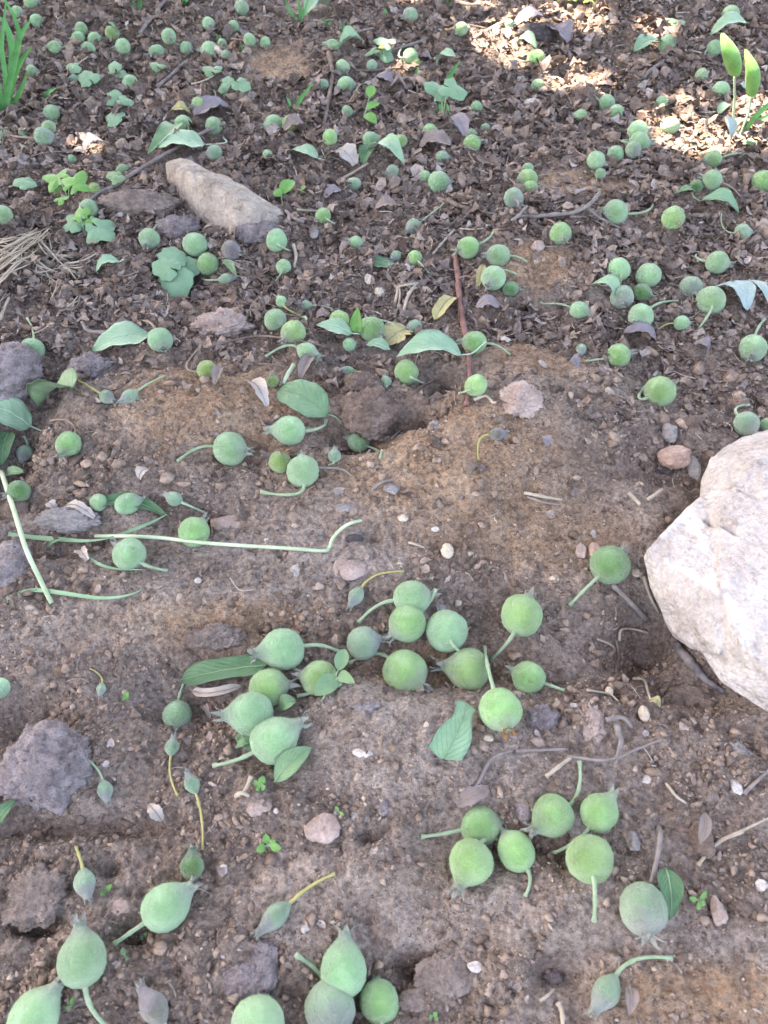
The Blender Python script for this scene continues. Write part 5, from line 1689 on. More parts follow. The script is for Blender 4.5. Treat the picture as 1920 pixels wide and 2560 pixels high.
leaf((990, 893), (1153, 887, 9), 48, 'pale', 'folded pale leaf whose petiole reaches the twig', 'ovate', pet=(1215, 854, 14), arch=8, cup=0.5, lift=9, roll=0, aspect=0.5)
leaf((790, 812), (880, 834), 56, 'pale', 'broad pale leaf in the tangle of fruit', 'ovate', pet=(905, 836), arch=3, cup=0.1, lift=9, aspect=0.6)
leaf((895, 768, 26), (893, 832, 6), 34, 'bright', 'upright bright green leaf in the tangle', 'ovate', arch=2, cup=0.3, roll=35)
leaf((915, 862), (975, 875), 26, 'pale', 'narrow pale leaf below the largest tangle fruit', 'lance', arch=3, cup=0.3, lift=4)
leaf((962, 862), (1020, 822), 54, 'yellow', 'yellow-brown dry leaf beside the small greyish fruit', 'rag', arch=3, cup=0.3, lift=4, jag=0.4)
leaf((1086, 800), (1134, 742), 30, 'yellow', 'yellow dry leaf strip right of the dry stems', 'strip', arch=4, cup=0.3, lift=5, jag=0.15)
leaf((1195, 715), (1208, 662), 20, 'yellow', 'thin cream leaf scrap behind the biggest of three fruits', 'rag', arch=3, cup=0.2, lift=4, jag=0.3)
leaf((1190, 765), (1248, 763), 56, 'drypurple', 'greyish purple dry leaf scrap with pointed corners by the twig', 'rag', arch=4, cup=0.15, lift=4, jag=0.5, aspect=0.9)
leaf((935, 665), (985, 655), 44, 'dark', 'small round dark green leaf lying flat in litter', 'round', arch=2, cup=0.1, lift=3, jag=0.1, aspect=0.85)
leaf((240, 680), (300, 655), 46, 'pale', 'small pale leaf with a short stem left of the five-lobed leaf', 'ovate', pet=(311, 652), arch=5, cup=0.4, lift=5, aspect=0.6)
leaf((592, 692), (556, 650), 18, 'green', 'narrow green leaf sliver beside the purple dead fruit', 'lance', arch=3, cup=0.5, lift=4)
leaf((392, 368), (512, 362, 8), 78, 'pale', 'big pale oval leaf with a twig lying across it', 'ovate', pet=(556, 342), arch=6, cup=0.15, lift=7, aspect=0.7)
leaf((368, 388), (440, 315, 10), 40, 'green', 'dark green leaf curving behind the big pale oval one', 'lance', arch=10, cup=0.4, lift=4, bendside=0.15)
leaf((725, 376), (795, 396), 28, 'pale', 'pale leaf lying level among litter above the egg-shaped pebble', 'ovate', pet=(802, 370), arch=4, cup=0.3, lift=4, aspect=0.5)
leaf((1012, 412), (925, 376, 8), 42, 'pale', 'curled pale leaf with a fruit under its edge', 'ovate', arch=12, cup=0.4, lift=5, aspect=0.5)
leaf((908, 412), (925, 366, 10), 34, 'dark', 'dark green leaf standing against the curled pale leaf', 'ovate', arch=4, cup=0.4, lift=4)
leaf((762, 40), (818, 14, 10), 34, 'pale', 'pale curled leaf by the topmost grass sprout', 'ovate', arch=8, cup=0.5, lift=5)
leaf((908, 102, 9), (848, 118, 4), 26, 'pale', 'rolled pale leaf with a pointed end', 'lance', arch=6, cup=0.6, lift=5)
leaf((1090, 164), (1140, 142, 9), 24, 'pale', 'pale leaf with twig at the edge of the sunlit strip', 'lance', arch=6, cup=0.4, lift=5)
leaf((1284, 126), (1342, 122, 10), 28, 'teal', 'teal green leaf arching behind a round fruit', 'ovate', arch=10, cup=0.4, lift=5)
leaf((1584, 130), (1646, 100, 8), 44, 'teal', 'teal leaf left of the half-sunlit fruit', 'ovate', arch=5, cup=0.3, lift=5, aspect=0.55)
leaf((1775, 88, 8), (1872, 60, 22), 60, 'pale', 'big pale curled leaf in the upper corner region', 'ovate', arch=8, cup=0.3, lift=8, aspect=0.65)
leaf((1826, 262), (1795, 285), 36, 'pale', 'small pale leaf behind the rolled-leaf plant stem', 'ovate', arch=4, cup=0.3, lift=6, aspect=0.6)
leaf((1842, 215), (1866, 222), 22, 'greyblue', 'tiny grey leaf between the two rolled leaves', 'ovate', arch=3, cup=0.3, lift=5)
leaf((1395, 2), (1440, 4), 26, 'yellowgreen', 'yellow-green leaf on the top edge, larger of two', 'rag', arch=3, cup=0.3, lift=5)
leaf((1458, 8), (1486, 12), 22, 'yellowgreen', 'yellow-green leaf on the top edge, smaller of two', 'rag', arch=3, cup=0.3, lift=5)
leaf((1690, 484), (1738, 478), 12, 'green', 'narrow green leaf running level left of a dark fruit', 'lance', arch=3, cup=0.4, lift=4)
leaf((1848, 532), (1750, 502), 30, 'teal', 'long teal leaf with its stem up, lying on bare soil', 'lance', pet=(1731, 483), arch=6, cup=0.5, lift=5)
leaf((1476, 712), (1545, 752), 56, 'pale', 'twisted pale leaf at the edge of the big right-hand group', 'ovate', arch=8, cup=0.6, lift=5, aspect=0.6)
leaf((1868, 775), (1790, 716), 46, 'greyblue', 'C-shaped grey-blue leaf beside a large fruit', 'round', arch=6, cup=0.3, lift=5, bendside=0.22, aspect=0.55)
leaf((1925, 765), (1872, 700), 18, 'greyblue', 'thin grey-blue leaf at the side edge', 'lance', arch=5, cup=0.4, lift=6)
leaf((420, 1290), (224, 1268), 34, 'dark', 'long dark green curved leaf above the long straw', 'lance', arch=3, cup=0.6, lift=4, bendside=0.1)
leaf((450, 1700), (668, 1662), 62, 'dark', 'long folded dark green leaf behind the central fruits', 'strip', arch=2, cup=0.35, lift=5, aspect=0.26)
leaf((1166, 1758), (1106, 1896), 104, 'teal', 'narrow-waisted blue-green leaf with a torn end', 'spoon', arch=3, cup=0.08, lift=4, bendside=-0.05, aspect=0.52)
leaf((778, 1868), (686, 1955), 48, 'green', 'small green leaf below the biggest overlapping fruits', 'lance', arch=4, cup=0.25, lift=4, aspect=0.5)
leaf((700, 1772), (738, 1750), 44, 'green', 'small torn green leaf between the overlapping fruits and the sprout', 'rag', arch=3, cup=0.3, lift=5)
leaf((628, 1880), (600, 1830), 40, 'green', 'green leaf peeking out under the overlapping fruits', 'ovate', arch=2, cup=0.2, lift=4)
leaf((1676, 2300), (1664, 2170), 64, 'dark', 'dark green leaf standing behind the greyish round fruit', 'ovate', arch=4, cup=0.25, lift=5, aspect=0.5)
leaf((15, 1740), (-20, 1700), 60, 'pale', 'pale leaf rim showing at the side edge', 'round', arch=5, cup=0.3, lift=6)
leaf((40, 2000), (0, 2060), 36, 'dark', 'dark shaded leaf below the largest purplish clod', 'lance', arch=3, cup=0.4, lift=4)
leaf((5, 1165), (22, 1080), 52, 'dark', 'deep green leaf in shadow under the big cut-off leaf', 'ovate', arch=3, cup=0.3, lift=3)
leaf((10, 1200), (60, 1180), 30, 'green', 'small green leaf above the dark shaded fruit', 'lance', arch=3, cup=0.4, lift=5)
leaf((268, 55, 16), (292, 84, 6), 24, 'green', 'little green leaf lying on a fruit near the top', 'ovate', arch=2, cup=0.3)
leaf((5, 335, 4), (20, 320, 12), 20, 'teal', 'little teal leaf at the side edge below the grass', 'ovate', arch=2, cup=0.3)
leaf((62, 322, 9), (64, 342, 2), 30, 'pale', 'pale cupped leaf near the greyish long-stalked fruit', 'round', arch=3, cup=0.4)
leaf((640, 1850), (590, 1870), 20, 'green', 'narrow green leaf edge left of the largest front fruit', 'lance', arch=3, cup=0.3, lift=3)
# dry leaves
leaf((575, 270), (487, 288), 34, 'drypurple', 'purplish grey dry leaf below a fruit near the top', 'rag', arch=5, cup=0.4, lift=4, jag=0.4)
leaf((478, 284), (426, 276), 20, 'yellow', 'cream-coloured leaf scrap left of the purplish dry leaf', 'lance', arch=4, cup=0.3, lift=3)
leaf((262, 356), (212, 384), 24, 'drypale', 'whitish curled leaf scrap in the left litter', 'rag', arch=6, cup=0.5, lift=4, jag=0.5)
leaf((213, 380), (180, 385), 12, 'drypale', 'thin whitish strip beside the whitish curled scrap', 'strip', arch=3, cup=0.3, lift=3)
leaf((888, 412), (835, 378), 44, 'drypale', 'pinkish pale dry leaf under the upright twig', 'rag', arch=6, cup=0.3, lift=4, jag=0.4, aspect=0.7)
leaf((1128, 362), (1048, 368), 34, 'dry', 'broad brown dry leaf under a level-stalked fruit', 'rag', arch=6, cup=0.35, lift=4, jag=0.4)
leaf((1165, 340), (1125, 292), 34, 'drypurple', 'pinkish grey dry leaf standing right of the lobed plant', 'rag', arch=6, cup=0.4, lift=5, jag=0.4)
leaf((770, 322), (710, 325), 26, 'dry', 'brown dry leaf lying over a fruit', 'rag', arch=6, cup=0.4, lift=9, jag=0.4)
leaf((980, 205), (935, 195), 28, 'drypurple', 'bluish purple dry leaf below the dull fruit', 'rag', arch=4, cup=0.3, lift=3, jag=0.4)
leaf((1420, 105), (1372, 75), 34, 'drypurple', 'purple-grey curled leaf beside a dark clod', 'rag', arch=6, cup=0.5, lift=6, jag=0.3)
leaf((1365, 45), (1290, 60), 26, 'drypurple', 'long pale grey leaf scrap near the top edge', 'rag', arch=5, cup=0.4, lift=5, jag=0.4)
leaf((990, 512), (938, 524), 30, 'dry', 'tan-pink dry leaf in the central litter', 'rag', arch=4, cup=0.3, lift=4, jag=0.4)
leaf((860, 480), (812, 494), 22, 'drypurple', 'purplish leaf scrap left of the oval grey-green fruit', 'rag', arch=4, cup=0.4, lift=4, jag=0.4)
leaf((560, 920, 8), (537, 960, 3), 26, 'dry', 'dry husk wrapped on the half-buried fruit', 'rag', arch=4, cup=0.6, lift=7, jag=0.3)
leaf((370, 1172), (348, 1198), 30, 'drypale', 'pale shell-like chip on brown soil below the purple-ended fruit', 'rag', arch=3, cup=0.4, lift=3, jag=0.2)
leaf((236, 1294), (165, 1264), 24, 'drypale', 'white dry leaf with a pointed end above the long straw', 'rag', arch=5, cup=0.4, lift=8, jag=0.3)
leaf((140, 1278), (118, 1258), 24, 'drypale', 'whitish crumpled scrap left of the white dry leaf', 'rag', arch=4, cup=0.5, lift=7, jag=0.5)
leaf((605, 1715), (480, 1728), 22, 'drypale', 'curved pale dry strip under the long dark green leaf', 'strip', arch=5, cup=0.4, lift=5, bendside=-0.18)
leaf((405, 2052), (372, 2012), 34, 'drypale', 'blue-grey papery scrap under the narrow blue-green bud', 'rag', arch=4, cup=0.5, lift=3, jag=0.4)
leaf((1222, 1972), (1140, 2012), 46, 'dry', 'flat grey-brown dry leaf above the lower cluster', 'rag', arch=2, cup=0.1, lift=2, jag=0.3)
leaf((1574, 2540), (1572, 2462), 34, 'dry', 'reddish dry leaf under the purplish spindle bud', 'lance', arch=4, cup=0.5, lift=3)
leaf((1762, 2030), (1750, 2110), 34, 'dry', 'pointed tan dry leaf sticking up in the lower right soil', 'lance', arch=4, cup=0.4, lift=6)
leaf((597, 2506), (570, 2494), 30, 'dry', 'orange-brown leaf scrap above the cut-off round fruit', 'rag', arch=5, cup=0.5, lift=4, jag=0.4)
leaf((525, 1795), (512, 1768), 16, 'dry', 'orange-brown scrap at the calyx of the middle overlapping fruit', 'rag', arch=4, cup=0.5, lift=6, jag=0.5)
leaf((1650, 1768), (1622, 1752), 16, 'yellow', 'withered yellow bud husk below the big rock', 'rag', arch=4, cup=0.5, lift=5, jag=0.4)
leaf((1560, 830), (1640, 850), 28, 'drypurple', 'dark purplish dry leaf below the lowest right-hand fruit', 'rag', arch=5, cup=0.5, lift=5, jag=0.4)
leaf((750, 1095 - 150), (790, 1010 - 120), 30, 'dry', 'curled brown husk below the spindle-shaped tangle fruit', 'rag', arch=5, cup=0.6, lift=4, jag=0.3)
leaf((1420, 925 - 20), (1445, 905 + 15), 22, 'drypurple', 'pale grey papery scrap by the withered grey-green bud', 'rag', arch=5, cup=0.5, lift=4, jag=0.5)
leaf((1770, 880), (1735, 860), 40, 'drypurple', 'grey-violet crumpled scrap in the dark dip at right', 'rag', arch=5, cup=0.5, lift=4, jag=0.6)
leaf((1370, 1115), (1355, 1092), 44, 'drypurple', 'blue-grey flat scrap among grey chaff', 'rag', arch=3, cup=0.3, lift=4, jag=0.4)
leaf((745, 1440), (722, 1425), 34, 'drypale', 'small star-shaped pale bud remnant on pinkish soil', 'rag', arch=3, cup=0.4, lift=3, jag=0.9)
leaf((218, 1400), (200, 1378), 28, 'drypale', 'white dried bud scrap left of the pale fruit under the straw', 'rag', arch=3, cup=0.5, lift=4, jag=0.8)

# ------------------------------------------------------------------ seedlings and weeds
seedling((172, 500), [(130, 443, 74, 165, 12, 'bright'), (195, 447, 78, 60, 14, 'bright'), (152, 500, 40, -90, 6, 'bright')], 'bright', 'lobed bright green seedling left of the slanting twig', 5)
seedling((215, 590), [(172, 562, 66, 200, 7), (262, 582, 86, -30, 8, 'teal'), (196, 530, 52, 120, 10, 'bright'), (222, 556, 40, -80, 8, 'bright')], 'teal', 'clump of teal and green lobed leaves above the dry straw clump', 5, depth=0.35)
seedling((438, 690), [(436, 632, 74, 80, 12), (405, 665, 74, 165, 10), (472, 665, 74, 15, 10), (438, 715, 92, -90, 7)], 'teal', 'large pale five-lobed leaf rosette below two fruits', 3, depth=0.2)
seedling((300, 268), [(286, 238, 54, 110, 10), (285, 300, 62, -85, 6), (318, 252, 44, -10, 8)], 'teal', 'two-lobed teal weed leaves below the bright fruit', 3, depth=0.4)
seedling((228, 205), [(212, 188, 62, 140, 10), (235, 200, 46, -60, 8)], 'teal', 'teal weed leaves under the close group of fruit', 3, depth=0.4)
seedling((300, 195), [(282, 162, 44, 120, 12), (306, 186, 34, -40, 8)], 'teal', 'small weed leaves uphill of the bright fruit with a scrap', 3, depth=0.4)
seedling((540, 190), [(520, 172, 42, 140, 12, 'green'), (545, 168, 34, 60, 10, 'green')], 'green', 'small dark weed leaf pair uphill of the three-lobed weed', 3, depth=0.4)
seedling((560, 245), [(570, 200, 46, 120, 14), (610, 214, 50, -30, 12), (555, 222, 30, 220, 8)], 'teal', 'three-lobed weed leaning right of the dusty fruits', 3, depth=0.4)
seedling((1106, 300), [(1085, 218, 74, 165, 24), (1142, 226, 74, -25, 24), (1098, 240, 44, -110, 18)], 'teal', 'lobed plant with two spread leaves on a green stem', 3, depth=0.45, name='seedling')
seedling((962, 150), [(955, 100, 56, 150, 12), (966, 138, 52, -60, 6), (955, 114, 16, 40, 14, 'yellowgreen'), (925, 130, 38, 200, 5, 'green')], 'teal', 'two-leaf plant with a yellow tip left of the sunlit strip', 3, depth=0.4)
simple_plant((905, 306), [(930, 212, 924, 244, 26, 24, 16), (950, 258, 916, 272, 20, 12, 10), (942, 310, 912, 286, 26, 5, 8)], 'bright', 'three-leaf plant with plain oval leaves, middle of the upper litter')
simple_plant((707, 520), [(736, 452, 702, 485, 34, 14, 8), (685, 478, 704, 490, 26, 12, 7)], 'bright', 'oval-leaved sprout uphill of the long stone end')
simple_plant((752, 494), [(766, 466, 752, 488, 18, 10, 3)], 'bright', 'single-leaf sprout right of the oval-leaved one')
simple_plant((800, 1760), [(862, 1622, 846, 1678, 36, 20, 14), (888, 1708, 848, 1684, 30, 14, 13), (788, 1738, 840, 1690, 50, 9, 13)], 'green', 'little three-leaf sprout in front of the central fruits')
simple_plant((669, 2118), [(664, 2084, 668, 2108, 20, 5, 3), (640, 2128, 664, 2114, 20, 3, 3), (704, 2122, 676, 2112, 20, 3, 3), (690, 2100, 674, 2108, 14, 4, 3)], 'bright', 'tiny four-leaved bright sprout in the lower soil')
simple_plant((1747, 2252), [(1722, 2244, 1742, 2250, 14, 4, 3), (1766, 2228, 1750, 2248, 13, 5, 3), (1746, 2276, 1746, 2256, 12, 2, 3), (1764, 2262, 1750, 2254, 13, 3, 3)], 'bright', 'tiny four-leaved sprout left of the tear-shaped stone')
simple_plant((648, 1970), [(660, 1940, 650, 1962, 18, 5, 3), (636, 1950, 646, 1966, 12, 4, 2), (664, 1966, 652, 1968, 18, 4, 2), (640, 1976, 648, 1970, 12, 2, 2)], 'bright', 'tiny sprout below the largest front fruit')
simple_plant((262, 2232), [(280, 2210, 266, 2226, 14, 4, 2), (250, 2238, 262, 2230, 14, 3, 2)], 'bright', 'tiny green sprout beside the grey-green bud with yellow-green stalk')
simple_plant((312, 2392), [(306, 2368, 312, 2388, 14, 3, 2), (322, 2398, 314, 2392, 12, 2, 2)], 'green', 'tiny sprout right of the pear-necked fruit')
simple_plant((358, 2342), [(368, 2330, 360, 2340, 12, 3, 2), (350, 2346, 358, 2342, 10, 2, 2)], 'green', 'tiny sprout just below the large oval fruit')
simple_plant((1082, 2540), [(1092, 2530, 1084, 2538, 12, 3, 2), (1072, 2544, 1080, 2540, 12, 2, 2), (1096, 2548, 1086, 2542, 11, 2, 2)], 'bright', 'tiny sprout at the bottom edge left of the dark hole')
simple_plant((313, 1752), [(320, 1728, 314, 1748, 16, 5, 2), (306, 1744, 312, 1750, 10, 3, 2)], 'bright', 'small upright green shoot in the dark crumbly soil')
simple_plant((848, 2030), [(838, 2016, 846, 2028, 10, 3, 2), (860, 2038, 850, 2032, 10, 2, 2)], 'bright', 'tiny leaf shoot left of the smooth grey-pink pebble')
simple_plant((1830, 360), [(1812, 292, 1826, 352, 42, 22, 4)], 'greyblue', 'broad grey-green leaf at the foot of the rolled-leaf plant')
simple_plant((175, 2520), [(185, 2490, 178, 2515, 12, 4, 2), (165, 2516, 174, 2520, 12, 2, 2)], 'bright', 'tiny green shoot beside the bottom-edge fruit with upright calyx')

seedling((60, 470), [(48, 452, 50, 170, 10), (74, 458, 46, 20, 9)], 'teal', 'muted weed leaf pair beside the lobed bright green seedling', 3, depth=0.4)
seedling((395, 175), [(386, 160, 36, 140, 9, 'green'), (402, 166, 32, 20, 8, 'green')], 'green', 'small muted weed leaves below the oval bright fruit', 3, depth=0.4)
seedling((180, 175), [(176, 165, 34, 170, 9), (192, 172, 30, -10, 8)], 'teal', 'little weed leaves left of the teal weed clump', 3, depth=0.4)
seedling((1690, 60), [(1680, 50, 34, 150, 9, 'green'), (1702, 54, 34, 20, 8, 'green')], 'green', 'muted weed leaves above the half-sunlit fruit', 3, depth=0.4)
seedling((285, 450), [(278, 436, 40, 160, 9, 'green'), (298, 446, 36, 0, 8, 'green')], 'green', 'muted weed leaves just above the slanting twig', 3, depth=0.4)
# plant with two rolled leaves
B_ = hitg(1848, 345, 0.0)
rp = empty('rolled_leaf_plant', tuple(B_), 'plant with two upright rolled green leaves on thin stems', 'plant')
for (tx, ty, mx, my, bx, by, w, st) in ((1806, 82, 1826, 128, 1836, 186, 74, [(1836, 186), (1837, 240), (1834, 300), (1846, 345)]), (1864, 122, 1882, 175, 1878, 238, 60, [(1878, 238), (1872, 280), (1860, 312), (1848, 345)])):
    y0 = B_[1]
    ptsW = [vplane(bx, by, y0), vplane(mx, my, y0 - 0.004), vplane(tx, ty, y0 + 0.004)]
    S = spline(ptsW, 12); V = []; UV = []
    for i, p in enumerate(S):
        u = i / 12
        wd = w * px2m(p) * 0.5 * (math.sin(math.pi * (0.10 + 0.88 * u) ** 0.8) ** 0.7)
        for j in range(7):
            a = (j - 3) / 3 * 1.9
            V.append(p + np.array([math.sin(a) * wd * 0.62, -math.cos(a) * wd * 0.62, 0])); UV.append((u, j / 6))
    Fc = [(i * 7 + j, i * 7 + j + 1, i * 7 + j + 8, i * 7 + j + 7) for i in range(12) for j in range(6)]
    n0 = len(V); V = np.array(V); C_ = np.repeat(np.array(S), 7, 0)
    V = np.concatenate([V, V + (C_ - V) * 0.06]); Fc += [tuple(n0 + q for q in reversed(f)) for f in Fc]
    mesh_obj('rolled_leaf', V, Fc, M_LEAF['bright'], rp, uv=np.array(UV + UV))
    sp = spline([vplane(a, b, y0) for a, b in st], 14)
    v_, f_ = tube(sp, 2.6 * px2m(B_), 6, 0.05, 3)
    mesh_obj('stem', v_, f_, M_STALK['g'], rp)

# grass
def grass(base, blades, label, mat='grass', cat='grass', name='grass_tuft'):
    Bp = hitg(base[0], base[1], 0.0)
    root = empty(name, tuple(Bp), label, cat)
    for k, (w, pts) in enumerate(blades):
        b0 = hitg(pts[0][0], pts[0][1], 0.0)
        W = []
        for i, p in enumerate(pts):
            if i == 0: W.append(b0)
            else: W.append(vplane(p[0], p[1], b0[1] + 0.004 * i * (1 if k % 2 else -1)))
        V2, F2 = grass_blade_mesh(W, w)
        mesh_obj('blade', V2, F2, M_TWIG[mat], root)
    return root


grass((14, 286), [(17, [(14, 288), (20, 230), (34, 160), (48, 90), (30, 30), (-10, -30)]), (13, [(10, 284), (14, 200), (4, 120), (10, 50), (16, -10)]), (14, [(18, 280), (36, 190), (60, 140), (80, 118)]), (13, [(30, 180), (44, 110), (62, 70), (78, 50)]),
                  (16, [(8, 286), (-6, 210), (-20, 160)]), (18, [(26, 200), (30, 120), (14, 60), (-6, 40)]), (12, [(24, 276), (44, 240), (60, 205), (66, 175)])],
      'tall bright green grass tuft at the side near the top')
grass((110, 205), [(16, [(110, 205), (150, 212), (200, 232)]), (20, [(75, 205), (110, 226), (160, 246), (190, 230)]), (10, [(95, 165), (104, 190), (120, 215)]), (9, [(62, 90), (80, 130), (104, 180)]), (12, [(118, 260), (116, 235), (140, 220)])],
      'low spreading grass blades right of the tall tuft')
grass((735, 278), [(12, [(735, 278), (752, 245), (784, 205)]), (8, [(730, 280), (724, 258), (716, 240)])], 'slim grass sprout left of the upright twig')
grass((1108, 230), [(13, [(1106, 226), (1128, 185), (1150, 150)]), (8, [(1104, 290), (1098, 262), (1090, 285)]), (8, [(1108, 290), (1116, 262), (1124, 284)])], 'grass blade rising behind the lobed plant')
grass((752, 50), [(12, [(752, 55), (750, 25), (742, -10)]), (8, [(748, 55), (760, 30), (772, -5)]), (8, [(744, 50), (720, 20), (715, -10)])], 'grass sprout at the top edge beside the pale curled leaf')
grass((818, 72), [(10, [(818, 74), (812, 58), (806, 44)]), (9, [(816, 74), (824, 60), (834, 52)])], 'tiny grass sprout below the pale curled leaf')
grass((858, 75), [(8, [(858, 78), (856, 64), (852, 52)]), (8, [(968, 40), (964, 28), (960, 20)])], 'pair of tiny green spikes near the top')
grass((345, 22), [(12, [(345, 24), (350, 8), (352, -8)]), (9, [(345, 24), (336, 12), (330, 0)]), (14, [(455, 22), (460, 5), (475, -10)])], 'short green sprouts on the top edge')
grass((900, 186), [(8, [(1030, 186), (1028, 176), (1022, 168)]), (8, [(1038, 186), (1044, 176), (1048, 170)])], 'small green shoots under the sunlit strip')
grass((1900, 290), [(14, [(1862, 330), (1885, 295), (1920, 262), (1950, 245)]), (12, [(1875, 320), (1900, 300), (1940, 280)])], 'sunlit grass blades at the side edge')
grass((555, 135), [(8, [(556, 100), (546, 92), (538, 84)]), (10, [(440, 132), (438, 120), (436, 108)]), (9, [(600, 138), (606, 120), (600, 112)])], 'thin green weed shoots among the huddled fruits')
grass((1250, 12), [(12, [(1120, 20), (1118, 8), (1120, -6)])], 'green shoot at the top edge among roots')

# ------------------------------------------------------------------ straws, twigs, roots
twig([(239, 1340, 5), (330, 1341, 6), (405, 1345, 7), (520, 1358, 9), (640, 1366, 8), (740, 1372, 6), (808, 1377, 4), (822, 1370, 4), (832, 1345, 5), (856, 1320, 6), (880, 1307, 6), (904, 1301, 7)], 10, 'greenstraw', 'long whitish green straw lying level with a bent end', 'straw', 'straw', w2=8, wob=0.05, knots=False)
twig([(4, 1180, 12), (35, 1277, 16), (64, 1370, 16), (96, 1440, 10), (129, 1508, 2)], 12, 'greenstraw', 'upright pale straw crossing the left edge area', 'straw', 'straw', w2=12, wob=0.05, knots=False)
for pts, w, lab in (
        ([(15, 1497, 1), (77, 1475, 4), (154, 1482, 4), (251, 1495, 3), (320, 1488, 4), (360, 1471, 3)], 11, 'thin pale grass blade under the foot of the upright straw'),
        ([(20, 1335, 5), (96, 1344, 5), (154, 1348, 6), (215, 1352, 6), (275, 1346, 6)], 13, 'flat pale grass blade leading into the long straw'),
        ([(275, 1346, 6), (330, 1325, 6), (380, 1305, 6), (418, 1285, 5)], 9, 'thin green blade rising from the long straw'),
        ([(116, 1368, 2), (130, 1355, 5), (165, 1344, 7)], 9, 'short bent grass tip left of the long straw'),
        ([(212, 1376, 3), (240, 1406, 3), (290, 1422, 3), (360, 1424, 3)], 8, 'thin green blade curving under the pale fruit')):
    Wp = ground_line(pts, 12)
    V2, F2 = grass_blade_mesh(Wp, w, fold=0.2)
    o_ = mesh_obj('grass_stalk', V2, F2, M_TWIG['palegrass'], None, origin=Wp[6])
    tag(o_, lab, 'grass blade')
twig([(225, 506), (300, 455, 4), (370, 410, 5), (440, 370, 9), (500, 335, 10), (562, 308, 8)], 10, 'grey', 'long slanting grey twig across the big pale oval leaf', w2=8)
twig([(821, 131, 6), (829, 170, 6), (827, 216, 5), (818, 262, 3), (810, 314, 2)], 10, 'brown', 'upright curved brown twig between small fruits near the top', w2=9)
twig([(1138, 640, 3), (1145, 690, 4), (1148, 740, 4), (1157, 800, 3), (1166, 850, 3), (1172, 890, 3), (1175, 945, 3), (1168, 1000, 3), (1164, 1015, 2)], 14, 'red', 'red-brown twig running downhill under two fruits', w2=11)
twig([(1148, 695, 3), (1170, 690, 4), (1185, 700, 3)], 5, 'red', 'short red side twig on the red-brown twig')
twig([(1260, 552), (1350, 540, 4), (1430, 532, 5), (1475, 510, 5), (1500, 480, 3)], 8, 'grey', 'forked grey twig on bare soil, upper branch', w2=10)
twig([(1470, 520, 4), (1500, 545, 3), (1550, 570, 2)], 8, 'grey', 'lower branch of the forked grey twig', w2=4)
twig([(1280, 552, 3), (1300, 535, 3), (1318, 515, 4)], 9, 'grey', 'short broken twig under the greyish fruit')
twig([(1425, 541, 3), (1520, 548, 3), (1570, 562, 2)], 5, 'grey', 'thin rootlet under the forked grey twig')
twig([(846, 95, 3), (890, 80, 4), (935, 70, 3)], 7, 'grey', 'grey twig near the top right of the bare mound')
twig([(978, 125, 3), (1030, 110, 5), (1084, 92, 4)], 8, 'grey', 'grey twig behind the sun-bleached fruit')
twig([(1186, 95, 3), (1230, 70, 5), (1285, 45, 4)], 9, 'straw', 'pale twig above the sunlit strip')
twig([(1165, 200, 3), (1230, 190, 4), (1300, 172, 3), (1372, 158, 4)], 8, 'brown', 'brown twig below the sunlit strip')
twig([(885, 177, 2), (920, 176, 3), (945, 175, 3), (1000, 170, 3), (1060, 172, 3)], 6, 'brown', 'thin level twig touching a fruit by the upright twig')
twig([(975, 215, 3), (1000, 200, 4), (1020, 192, 4)], 8, 'grey', 'short twig below the dull fruit')
twig([(1608, 194, 3), (1632, 172, 4), (1660, 152, 5)], 9, 'grey', 'grey stick beside the bluish white stone')
twig([(392, 218, 2), (425, 190, 4), (468, 152, 5)], 9, 'grey', 'straight grey stick below the small fruits near the top')
twig([(350, 82, 3), (365, 62, 5), (378, 50, 5)], 9, 'grey', 'short stick between fruits near the top edge')
twig([(395, 22, 4), (410, 5, 5), (425, -12, 5)], 8, 'grey', 'stick on the top edge above the small fruits')
twig([(1140, 3, 3), (1180, 12, 5), (1215, 8, 4), (1245, 22, 3)], 7, 'straw', 'pale curling root near the top edge')
twig([(1160, 8, 3), (1172, 28, 2)], 5, 'straw', 'short side root near the top edge')
twig([(1530, 1460, 3), (1575, 1505, 4), (1617, 1550, 4)], 13, 'grey', 'grey stick slanting from the lone fruit toward the rock', w2=16)
twig([(1608, 1440, 4), (1625, 1490, 4), (1647, 1532, 2)], 9, 'straw', 'pale straw against the side of the big rock')
twig([(1690, 1612, 3), (1730, 1660, 4), (1765, 1700, 4), (1810, 1730, 2)], 26, 'bark', 'dark bark piece with white flecks beneath the big rock', 'bark', 'bark_piece', w2=14, wob=0.4)
twig([(1290, 1878, 2), (1350, 1875, 3), (1420, 1873, 2)], 9, 'grey', 'level grey stem above the lower cluster stalk')
twig([(1280, 1876, 2), (1240, 1890, 3), (1219, 1910, 3), (1205, 1940, 2), (1190, 1968, 1)], 8, 'grey', 'curved purple-grey twig going downhill to a tan chip', w2=10)
twig([(1365, 1942, 2), (1395, 1918, 3), (1427, 1894, 3)], 11, 'straw', 'short straw beside the tall curved stalk', w2=9)
twig([(1745, 2163, 2), (1775, 2125, 3), (1810, 2098, 3), (1858, 2078, 3)], 9, 'straw', 'pale curved straw in the lower right soil', w2=10)
twig([(1627, 2210, 4), (1642, 2150, 8), (1650, 2095, 8), (1648, 2070, 4)], 10, 'grey', 'thin purple stem rising behind the greyish round fruit', w2=14)
twig([(1395, 2505, 3), (1405, 2530, 3), (1408, 2575, 2)], 14, 'straw', 'white dry stalk at the bottom edge by the dark hole')
twig([(1350, 2502, 2), (1370, 2488, 3), (1386, 2472, 3)], 8, 'straw', 'short tan stick under the dark crumbly hole')
